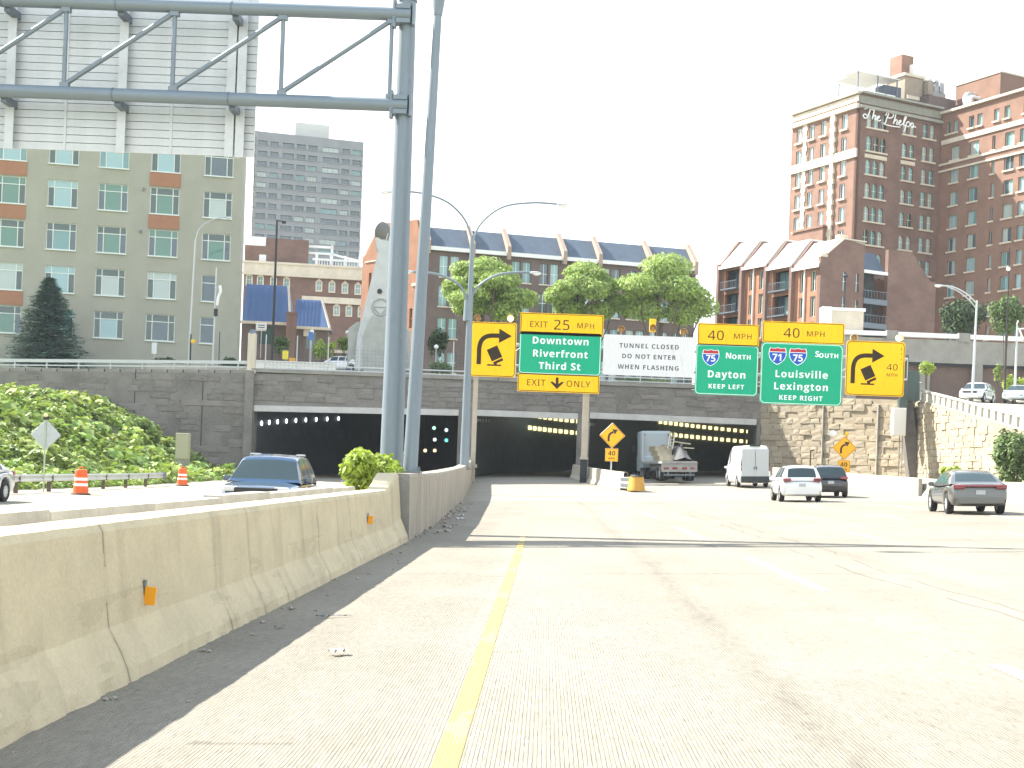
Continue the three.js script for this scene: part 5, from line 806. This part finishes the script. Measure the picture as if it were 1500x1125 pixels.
{ // white delivery van, seen from behind
  const Z = 88, q = slot(1104, Z);
  const van = makeCar({ L: 5.6, W: 2.05, H: 2.72, x: q.x, y: gR(q.x, Z + 2.8), z: -(Z + 2.8), tilt: tiltR, turn: .05, name: 'delivery_van', label: 'white high-roof delivery van heading for the right tunnel opening', category: 'van', paintMat: paint([.78, .78, .77], 0, .4), top: [[0, 1.1], [.01, 1.2], [.7, 1.22], [.8, 1.12], [.93, 1.0], [.98, .9], [1, .7]], roof: [[.005, 2.3], [.012, 2.62], [.05, 2.7], [.6, 2.72], [.72, 2.5], [.86, 1.2]], glassR: [2, 3], glassF: [.74, .84], side: [[.62, .72]], belt: 1.25, tailY: 1.0, tail: 'tall', plateY: .55, headY: .8, r: .36, tumble: .16, mirror: .76, wid: [[0, .97], [.02, 1], [.8, 1], [.93, .96], [.98, .88], [1, .78]], doors: false });
  const p = std([.42, .45, .46], .5), z = 2.82;  // grey on a white van: shade of its back put into the door colour
  for (const d of [-1, 1]) { const door = M([rbox(.86, 1.95, .04, .03, d * .445, 1.5, z)], p, 'rear_door', van); M(box(.05, .2, .05, d * .08, 1.25, z + .03), mt.dark, 'handle', door); }
  M(rbox(1.86, .4, .16, .05, 0, .52, z - .02), mt.dark, 'step_bumper', van); M(rbox(.7, .09, .1, .02, .0, 2.7, z - .1), mt.dark, 'high_brake_lamp', van);
}
{ // flatbed lorry
  const Z = 97.5, q = slot(996, Z), t = T('flatbed_lorry', 'flatbed lorry with a pale blue-grey sleeper cab and scrap steel load, entering the tunnel', 'lorry', q.x, gR(q.x, Z + 7), -Z, .058); t.rotation.z = tiltR; // tail at z = 0, cab towards -z
  const cabM = mottle([.4, .46, .49], .1, 3, 190, .45), bed = mottle([.3, .29, .28], .3, 2, 191, .7), rust = mottle([.2, .17, .15], .4, 1, 192, .85), tan = mottle([.48, .43, .33], .3, 1, 193, .8);
  M([rbox(2.5, 2.55, 2.4, .22, 0, 2.65, -13.2, 4), rbox(2.4, 1.3, 3.4, .15, 0, 1.3, -13.5, 3), rbox(2.0, 1.2, 1.6, .2, 0, 1.5, -15.8, 3)], cabM, 'cab', t);
  M([box(.16, .08, .05, -.98, 3.6, -11.98), box(.16, .08, .05, .98, 3.6, -11.98), box(.5, .3, .05, .0, 2.0, -11.98)], mt.dark, 'cab_vent', t);
  for (const d of [-1, 1]) { M(cyl(.09, .09, 2.6, d * 1.1, 1.2, -11.8, 10), mt.galv, 'exhaust_stack', t); M(rbox(.14, .6, .12, .04, d * 1.5, 2.5, -14.6), mt.dark, 'door_mirror', t); }
  M([box(2.5, .16, 11.6, 0, 1.35, -5.8), box(.3, .35, 11, -.5, 1.1, -5.6), box(.3, .35, 11, .5, 1.1, -5.6)], bed, 'flatbed', t);
  M([box(2.55, .62, .1, 0, .98, -.02), box(2.55, .1, .2, 0, 1.32, .03)], bed, 'tail_board', t); M([box(2.2, .1, .1, 0, .45, -.1), box(.1, .5, .1, -.8, .6, -.1), box(.1, .5, .1, .8, .6, -.1)], mt.steelDark, 'underrun_guard', t);
  for (const x of [-.95, -.35, .35, .95]) M(rbox(.36, .16, .06, .03, x, .92, .06), redLamp, 'tail_lamp', t);
  for (const z of [-1.6, -2.9, -10.8, -12.0]) for (const d of [-1, 1]) for (const k of [0, .3]) { const w = M(tyreGeo, mt.rubber, 'wheel', t, d * (1.12 - k), .5, z); w.scale.set(1.25, 1.45, 1.45); M(rimGeo, mt.galv, 'rim', w); }
  for (const d of [-1, 1]) { const w = M(tyreGeo, mt.rubber, 'wheel', t, d * 1.1, .5, -15.4); w.scale.set(1.3, 1.45, 1.45); M(box(.04, .7, .5, d * 1.05, .6, -3.7), mt.dark, 'mud_flap', t); }
  const load = T('scrap_load', 'heap of bundled steel frames and gratings on the flatbed lorry', 'load', q.x, gR(q.x, Z + 7) + 1.44, -Z, .058); load.rotation.z = tiltR; reseed(61);
  for (let i = 0; i < 3; i++) { const m = M([box(1.1, .06, 3.4, 0, .0, 0), box(1.1, .06, 3.4, 0, .34, 0), ...[...Array(6)].map((_, k) => box(1.1, .34, .06, 0, .17, -1.6 + k * .64))], tan, 'steel_crate', load, -.62, .05 + i * .37, -4 - i * 1.2); }
  const lad = M([beam(V(-.5, 0, 0), V(-.1, 1.25, -1.4), .08, .14), beam(V(-.15, 0, 0), V(.25, 1.25, -1.4), .08, .14), ...[0, 1, 2, 3, 4].map(k => beam(V(-.5 + k * .08, k * .25, -k * .28), V(-.1 + k * .08, k * .25, -k * .28), .06, .06))], tan, 'ladder_frame', load, .1, .9, -3.4);
  for (let i = 0; i < 16; i++) { const a = V(rr(-.1, 1.0), rr(.1, 1.3), rr(-3, -9)); M(beam(a, V(a.x + rr(-.3, .3), a.y + rr(-.25, .3), a.z - rr(1, 3)), rr(.08, .3), rr(.06, .22)), i % 3 ? rust : bed, 'steel_beam', load); }
  M(surf(16, 10, (u, v) => V(lerp(-.2, 1.15, u), .05 + 1.05 * Math.sin(Math.PI * clamp(u, .06, .94)) * Math.sin(Math.PI * clamp(v, .05, .95)) + .22 * n3(u * 6, v * 6, 4), lerp(-1.0, -6.5, v))), Object.assign(std([.07, .07, .075], .8), { side: THREE.DoubleSide }), 'dark_tarpaulin', load);
  M([beam(V(.3, 1.5, -5), V(1.5, 1.3, -4.6), .05, .1), beam(V(.7, 1.0, -3), V(1.45, .95, -2.7), .05, .08)], tan, 'loose_rod', load);
}

// ---------------------------------------------------------------- plants
// leaf-sized faces spread through the shells of a few ellipsoids [x, y, z, rx, ry, rz]
function leaves(blobs, n, size, o = {}) {
  const p = [], c = [], nr = [], { inner = .55, flat = .5, vary = .35, tint } = o, wts = blobs.map(b => b[3] * b[4] + b[4] * b[5] + b[3] * b[5]), W = wts.reduce((a, b) => a + b, 0), u = V(0, 0, 0), v = V(0, 0, 0), d = V(0, 0, 0), q = V(0, 0, 0);
  for (let i = 0; i < n; i++) {
    let k = 0, w = rnd() * W; while (k < blobs.length - 1 && w > wts[k]) w -= wts[k++]; const b = blobs[k];
    const th = rnd() * 6.2832, cz = rr(-1, 1), s = Math.sqrt(1 - cz * cz), R = Math.cbrt(rr(inner ** 3, 1)) * (1 + .16 * n3(th * 3 + k * 5, cz * 4, k));
    d.set(s * Math.cos(th), cz, s * Math.sin(th)); q.set(b[0] + d.x * b[3] * R, b[1] + d.y * b[4] * R, b[2] + d.z * b[5] * R);
    const nn = V(d.x + rr(-1, 1), d.y * flat + rr(.1, 1.1), d.z + rr(-1, 1)).normalize(); u.set(rr(-1, 1), rr(-1, 1), rr(-1, 1)).cross(nn).normalize(); v.crossVectors(nn, u);
    const a = size * rr(.6, 1.35), e = a * (o.slim ?? .55), dr = a * .18;
    const A = [q.x - u.x * a, q.y - u.y * a, q.z - u.z * a], B = [q.x + v.x * e, q.y + v.y * e + dr, q.z + v.z * e], D = [q.x + u.x * a, q.y + u.y * a, q.z + u.z * a], E = [q.x - v.x * e, q.y - v.y * e + dr, q.z - v.z * e];
    p.push(...A, ...D, ...B, ...A, ...E, ...D); const f = 1 + vary * (rnd() - .5) * 2, g = rnd() * .25; for (let j = 0; j < 6; j++) { c.push(f * (1 + g * .5), f, f * (1 - g)); nr.push(nn.x, nn.y, nn.z); }
  }
  const g = new THREE.BufferGeometry(); g.setAttribute('position', new THREE.Float32BufferAttribute(p, 3)); g.setAttribute('normal', new THREE.Float32BufferAttribute(nr, 3)); g.setAttribute('color', new THREE.Float32BufferAttribute(c, 3)); return g;
}
function limbs(base, pts, r) { return [tube([base, base.clone().lerp(pts[0], .5).add(V(.1, 0, .1)), V(pts[0].x * .3 + base.x * .7, pts[0].y * .7 + base.y * .3, base.z)], r, 8, 8), ...pts.map(p => tube([base.clone().setY(lerp(base.y, p.y, .35)), base.clone().lerp(p, .6).add(V(0, .25, 0)), p], r * .42, 6, 10))]; }
reseed(71);
// honey locusts behind the signs
for (const [px, py, wpx, hpx, Z, label] of [[712, 424, 146, 106, 136, 'light green street tree behind the double lamp post'], [856, 428, 128, 100, 138, 'light green street tree behind the Downtown sign, middle of three'], [975, 425, 158, 122, 137, 'largest light green street tree, right of the three behind the signs']]) {
  const c = P(px, py, Z), k = Z / FL, w = wpx * k / 2, h = hpx * k / 2, t = T('street_tree', label, 'tree', c.x, plateauY, c.z, 0, 'light green street trees'), cy = c.y - plateauY, bl = [], tips = [];
  const n = 15; for (let i = 0; i < n; i++) { const a = i * 2.4, r = Math.sqrt((i + .4) / n), y = cy + h * (.52 * (1 - r * r) + rr(-.55, .18)) ; const bx = Math.cos(a) * r * w * .78, bz = Math.sin(a) * r * w * .7; bl.push([bx, y, bz, w * rr(.28, .4), h * rr(.2, .3), w * rr(.28, .4)]); if (i % 2) tips.push(V(bx, y, bz)); }
  bl.push([0, cy + h * .55, 0, w * .5, h * .34, w * .5], [-w * .3, cy - h * .5, 0, w * .4, h * .28, w * .35], [w * .35, cy - h * .55, .3, w * .38, h * .3, w * .35]);
  M(limbs(V(0, -.2, 0), tips, .2), mt.bark, 'trunk', t); M(leaves(bl, 17000, .2, { inner: .3, slim: .5, flat: .3 }), mt.leafHoney, 'crown', t);
}
// blue spruce
{
  const b = P(68, 548, 117), t = T('spruce_tree', 'blue-green spruce tree in front of the beige block on the left', 'tree', b.x, 8.0, b.z), H = 8.4, p = [], c = [], nr = [];
  M(cyl(.2, .04, H, 0, 0, 0, 8), mt.bark, 'trunk', t);
  const quad = (q, d, sx, drop, len, w) => { const s = V(-d.z, 0, d.x), e = q.clone().addScaledVector(d, len).add(V(0, drop, 0)); const A = q.clone().addScaledVector(s, w), B = q.clone().addScaledVector(s, -w), D = e; const n = V(d.x * .4, 1, d.z * .4).normalize(), f = 1 + .35 * (rnd() - .5) * 2; for (const k of [B, A, D]) { p.push(k.x, k.y, k.z); nr.push(n.x, n.y, n.z); c.push(f * .95, f, f * 1.03); } };
  for (let y = .2; y < H; y += .115) { const R = 4.0 * Math.pow(1 - y / H, .8) + .15, nb = Math.round(10 + R * 7); for (let i = 0; i < nb; i++) { const a = rnd() * 6.283, r = R * rr(.72, 1.08) * (1 + .14 * Math.sin(y * 6 + a * 2)), d = V(Math.cos(a), 0, Math.sin(a)); for (let k = 0; k < 11; k++) { const f = (k + 2) / 12; if (f < .25 && k % 2) continue; const q = d.clone().multiplyScalar(r * f).add(V(0, y - .24 * r * f + .16 * r * f * f, 0)), d2 = d.clone().applyAxisAngle(V(0, 1, 0), (k % 2 ? 1 : -1) * rr(.4, 1.1)); quad(q, d2, 0, rr(-.12, .1), rr(.28, .6), rr(.09, .17)); } } }
  const g = new THREE.BufferGeometry(); g.setAttribute('position', new THREE.Float32BufferAttribute(p, 3)); g.setAttribute('normal', new THREE.Float32BufferAttribute(nr, 3)); g.setAttribute('color', new THREE.Float32BufferAttribute(c, 3)); M(g, mt.leafSpruce, 'crown', t);
}
function bush(px, py, wpx, hpx, Z, mat, label, n = 1400, size = .12, o = {}) {
  const c = P(px, py, Z), k = Z / FL, w = wpx * k / 2, h = hpx * k / 2, t = T(o.name ?? 'bush', label, o.cat ?? 'bush', c.x, c.y, c.z), bl = [];
  for (let i = 0; i < 9; i++) { const a = i * 2.4, r = Math.sqrt((i + .3) / 9) * .7; bl.push([Math.cos(a) * r * w, rr(-.35, .25) * h + .3 * h * (1 - r), Math.sin(a) * r * w * .8, w * rr(.3, .45), h * rr(.35, .55), w * rr(.3, .45)]); }
  bl.push([0, -h * .45, 0, w * .75, h * .5, w * .6]);
  M(leaves(bl, n, size, { inner: .3, ...o }), mat, 'foliage', t); const dn = o.stem ?? h * 1.1; M([...[0, 1, 2].map(i => tube([V(.05 * i, -dn, 0), V((i - 1) * w * .2, -h * .3, .02), V((i - 1) * w * .5, h * .3, .1 * i)], .025 * (1 + w * .3), 5, 6))], mt.bark, 'stems', t); return t;
}
bush(541, 687, 108, 80, 29.6, mt.leafLime, 'bright yellow-green bush growing at the foot of the gantry post', 2300, .075, { stem: 1.0, slim: .6 });
bush(583, 677, 44, 36, 32.0, mt.leafMid, 'dark green bush behind the tall lamp post base', 900, .06, { stem: .9 });
bush(242, 533, 56, 26, 118, mt.leafDark, 'rounded dark shrub on the wall top in front of the beige block', 1500, .14, { stem: 1 });
bush(339, 534, 40, 24, 118, mt.leafDark, 'small dark shrub at the right corner of the beige block', 1000, .14, { stem: 1 });
bush(1391, 692, 32, 28, 72, mt.leafLime, 'small light green bush at the foot of the tan wall behind the grey sedan', 900, .1, { stem: 1 });
bush(1486, 668, 74, 100, 66, mt.leafMid, 'large green bush against the tan wall at the right edge', 3000, .13, { stem: 1.6 });
bush(1474, 460, 60, 66, 121, mt.leafMid, 'leafy green tree behind the garage at the right edge', 2600, .17, { name: 'leafy_tree', cat: 'tree', stem: 8 });
bush(1408, 465, 76, 62, 140, mt.leafDark, 'dark green tree between the brick houses and the hotel wing', 2600, .2, { name: 'leafy_tree', cat: 'tree', stem: 9 });
bush(1483, 562, 36, 28, 113, mt.leafLime, 'light green shrub behind the parked pale blue sedan', 700, .13, { stem: 2 });
bush(1357, 538, 26, 26, 112, mt.leafLime, 'slim young tree with a small light green top by the brown garage', 500, .12, { name: 'young_tree', cat: 'tree', stem: 3.2 });
bush(1461, 545, 14, 30, 113, mt.leafGrass, 'thin half-bare young tree between the two parked cars', 220, .11, { name: 'young_tree', cat: 'tree', stem: 2.8 });
bush(410, 504, 34, 34, 121, mt.leafMid, 'small green garden tree behind the fence, below the left blue roof', 900, .13, { name: 'garden_tree', cat: 'tree', stem: 2.2 });
bush(474, 511, 40, 36, 120, mt.leafLime, 'bright yellow-green garden shrub behind the fence near the pylon', 1100, .13, { stem: 2.2 });
bush(504, 503, 28, 22, 121, mt.leafGrass, 'small green shrub leaning on the left of the pylon base', 600, .13, { stem: 2.5 });
bush(646, 540, 44, 26, 116, mt.leafMid, 'low green shrub behind the fence left of the first yellow sign', 800, .13, { stem: 1.2 });
bush(640, 500, 36, 50, 128, mt.leafDark, 'dark green shrub against the brick terrace left of the lamp post', 1000, .16, { stem: 3 });
bush(935, 560, 90, 20, 117, mt.leafMid, 'low hedge seen under the white tunnel closed sign', 1200, .13, { name: 'hedge', cat: 'hedge', stem: 1 });
// ground cover on the bank
{
  reseed(83); const g = leaves([[0, .16, 0, .34, .24, .34]], 26, .17, { inner: .2 }), N = 5200, im = new THREE.InstancedMesh(g, mt.leafGrass, N), m = new THREE.Matrix4(), e = new THREE.Euler(), q = new THREE.Quaternion(), col = C(1, 1, 1);
  for (let i = 0; i < N; i++) { const Z = 30 + 80.3 * Math.pow(rnd(), .75), x = -22.2 - rnd() * (4 + Z * .29), s = rr(.6, 1.5) * (vn(x * .35, Z * .3, 5) > .62 ? 1.5 : 1) * clamp((-x - 21.4) / 2, .45, 1); q.setFromEuler(e.set(rr(-.2, .2), rr(0, 6.3), rr(-.2, .2))); m.compose(V(x, emb(x, Z) - .04, -Z), q, V(s, s * rr(.7, 1.2), s)); im.setMatrixAt(i, m); const f = .75 + .6 * vn(x * .4, Z * .25, 9); im.setColorAt(i, col.setRGB(f * rr(.9, 1.15), f, f * .85)); }
  im.name = 'ground_cover'; im.userData = { kind: 'stuff', label: 'dense leafy ground cover on the left bank' }; im.castShadow = im.receiveShadow = true; scene.add(im);
}
bush(205, 632, 70, 60, 104, mt.leafGrass, 'tall leafy shrub clump on the bank against the dark wall', 2200, .16, { stem: 1.5 });
bush(112, 612, 60, 40, 104, mt.leafGrass, 'leafy shrub clump on the bank behind the diamond sign', 1500, .16, { stem: 1.5 });
bush(30, 600, 80, 40, 104, mt.leafGrass, 'leafy shrub clump on the bank at the left edge', 1700, .16, { stem: 1.5 });

// ---------------------------------------------------------------- small street things
{
  const lamp = (pts, r, Z, label, mat = mt.galv, head = true) => { const q = pts.map(p => P(p[0], p[1], Z)), t = T('street_lamp', label, 'lamp post', 0, 0, 0); M(bar(V(q[0].x, q[0].y - 1, q[0].z), q[1], r, 10, r * .65), mat, 'post', t); if (q.length > 3) M(tube(q.slice(1), r * .5), mat, 'arm', t); if (head) { const e = q[q.length - 1], d = e.x > q[1].x ? 1 : -1; luminaire(mat === mt.black ? mt.dark : mt.galv, t, e, V(d, 0, 0), .8); } return t; };
  lamp([[275, 545], [286, 352], [293, 334], [312, 322], [330, 318]], .1, 116, 'pale curved street lamp in front of the beige block');
  lamp([[311, 548], [317, 392]], .1, 116.5, 'straight pale pole beside the curved lamp, with a white banner', mt.galv, false);
  { const c = P(320, 432, 116.4), t = T('banner', 'small white banner and black box on the pale pole', 'banner', c.x, c.y, c.z); M(tube([V(-.1, -.9, 0), V(.0, -.2, .02), V(.16, .3, .02), V(.1, .8, 0)], .13, 8, 14), mt.white, 'cloth', t); M(box(.28, .62, .25, -.15, -1.5, .05), mt.dark, 'box', t); M(box(.35, .05, .05, -.2, .6, 0), mt.galv, 'bracket', t); }
  lamp([[320, 548], [322, 486]], .05, 116, 'short dark post next to the pale pole', mt.dark, false);
  { const c = P(226, 510, 115.5), t = T('street_sign', 'small pale street sign on a thin post above the left wall', 'sign', c.x, c.y, c.z); M(box(.42, .95, .03), mt.alum, 'panel', t); M(bar(V(0, -2.4, -.03), V(0, .45, -.03), .03, 6), mt.galv, 'post', t); }
  { const c = P(283, 500, 115.8), t = T('pedestrian_signal', 'small amber signal on a thin dark post by the curved lamp', 'signal', c.x, c.y, c.z); M(rbox(.34, .3, .24, .05), mt.yellow, 'housing', t); M(bar(V(-.2, -2.6, 0), V(-.2, .6, 0), .06, 6), mt.dark, 'post', t); }
  lamp([[398, 548], [406, 322]], .13, 119, 'tall black pole in front of the left blue roof', mt.black, false);
  { const c = P(406, 322, 119), t = T('pole_camera', 'small dark camera arm on top of the black pole', 'camera', c.x, c.y, c.z); M([box(.7, .08, .08, .35, -.1, 0), rbox(.35, .2, .2, .04, .6, -.2, 0)], mt.dark, 'housing', t); }
  { const t = lamp([[1425, 560], [1431, 440], [1431, 444], [1418, 432], [1398, 421], [1380, 418]], .11, 106, 'pale street lamp with a braced curved arm above the parked cars'); M([tube([P(1430, 452, 106), P(1420, 440, 106), P(1404, 427, 106), P(1388, 420, 106)], .045), bar(P(1421, 434, 106), P(1421, 441, 106), .04, 6)], mt.galv, 'brace', t); }
  for (const [x, yb, yt, Z, lb] of [[1478, 570, 393, 108, 'thin black lamp post with a round white globe, right edge']]) { const t = lamp([[x - 6, yb], [x + 1, yt - 30]], .07, Z, lb, mt.black, false); M(new THREE.SphereGeometry(.17, 12, 8), mt.white, 'globe', t, ...P(x - 1, yt + 1, Z).toArray()); }
  { const t = lamp([[1487, 560], [1490, 480], [1490, 474], [1492, 470]], .1, 104, 'short pale pole with a white bracket frame at the right edge', mt.galv, false); M([beam(P(1491, 482, 104), P(1512, 480, 104), .1, .1), beam(P(1493, 482, 104), P(1500, 500, 104), .1, .1), beam(P(1484, 497, 104), P(1514, 500, 104), .1, .1)], mt.white, 'bracket', t); }
  { const c = P(1238, 420, 139), t = T('garden_lamp', 'thin dark lamp with a flat round top in front of the brick gable', 'lamp post', c.x, c.y, c.z); M(bar(V(0, -6, 0), V(0, 1, 0), .05, 6), mt.dark, 'post', t); M(new THREE.SphereGeometry(.3, 12, 6, 0, 7, 0, 1.6).translate(0, 1, 0), mt.dark, 'cap', t); }
  // garden in front of the blue roofs
  const wl = T('sun_painted_wall', 'long low shaded wall coloured white for sunlight, behind the fence above the left opening', 'wall', 0, 0, 0); const a = P(366, 537, 114.5), e = P(492, 541, 114.5); M(beam(V(a.x, a.y + .05, a.z), V(e.x, a.y + .05, e.z), .5, .8), mottle([.82, .8, .73], .12, 2, 200), 'wall_body', wl); M(beam(V(a.x, a.y + .5, a.z), V(e.x, a.y + .5, e.z), .65, .1), mt.white, 'coping', wl); M(beam(V(a.x, a.y - .9, a.z), V(e.x, a.y - .9, e.z), .4, 1), mt.concGrey, 'footing', wl);  // white colour stands in for sunlight; this face lies in shade
  for (const [px, py, w, h, col, lb, cat] of [[418, 520, .5, .75, [.75, .62, .05], 'small yellow figure-shaped board on the garden wall', 'board'], [428, 529, .55, .55, [.7, .34, .02], 'small orange notice board behind the fence', 'board'], [455, 492, .36, .7, [.05, .16, .45], 'small blue sign on a post behind the fence', 'sign'], [383, 478, .95, .6, [.7, .7, .68], 'white notice board with two dark lines below the left blue roof', 'sign']]) { const c = P(px, py, px === 383 ? 124 : 116), t = T('notice', lb, cat, c.x, c.y, c.z); M(rbox(w, h, .06, .02), std(col, .6), 'panel', t); M(bar(V(0, -h / 2 - 2.6, -.05), V(0, 0, -.05), .035, 6), mt.galv, 'post', t); if (px === 383) M([box(.6, .08, .02, 0, .1, .035), box(.6, .08, .02, 0, -.1, .035)], mt.dark, 'print', t); }
  for (const [px, py, Z, lb] of [[457, 486, 120, 'white globe lamp above the blue sign in the garden'], [509, 487, 122, 'white globe lamp left of the pylon'], [639, 508, 116, 'white globe lamp left of the first yellow sign']]) { const c = P(px, py, Z), t = T('globe_lamp', lb, 'lamp', c.x, c.y, c.z); M(new THREE.SphereGeometry(.19, 12, 8), mt.white, 'globe', t); M(bar(V(0, -2.8, 0), V(0, -.15, 0), .04, 6), mt.galv, 'post', t); }
  // lane signals inside the left opening; the amber pair stands in for headlights
  for (const [px, py, col, lb] of [[636, 627, [.35, 1, .6], 'pale green lane signal, upper left in the left opening'], [654, 630, [.7, .9, 1], 'white lane signal, upper right in the left opening'], [637, 644, [.8, .85, .85], 'dim white lane signal, lower left in the left opening'], [654, 645, [.1, 1, .75], 'cyan lane signal, lower right in the left opening'], [623, 660, [1, .72, .35], 'left one of two amber lamps standing in for headlights low in the left opening'], [637, 660, [1, .72, .36], 'right one of two amber lamps standing in for headlights low in the left opening']]) { const c = P(px, py, 119), t = T('lane_light', lb, 'signal', c.x, c.y, c.z); M(rbox(.42, .42, .2, .04), mt.black, 'housing', t); M(new THREE.SphereGeometry(.15, 12, 8).translate(0, 0, .08), std([.6, .6, .6], .4, 0, { emissive: C(...col), emissiveIntensity: .8 }), 'lens', t); M(bar(V(0, .2, 0), V(0, 7.34 - c.y, 0), .03, 6), mt.dark, 'hanger', t); }
  { const c = P(1187, 672, 98), t = T('marker_post', 'short thin post in front of the tan stone wall', 'post', c.x, c.y, c.z); M([bar(V(0, -2.2, 0), V(0, .6, 0), .06, 6), box(.25, .12, .1, .1, .6, 0)], mt.bark, 'post', t); }
}
scene.fog = new THREE.FogExp2(C(.85, .93, 1), .0002);
scene.traverse(o => { if (o.isMesh) { o.castShadow = o.receiveShadow = true; } });
renderer.render(scene, camera);
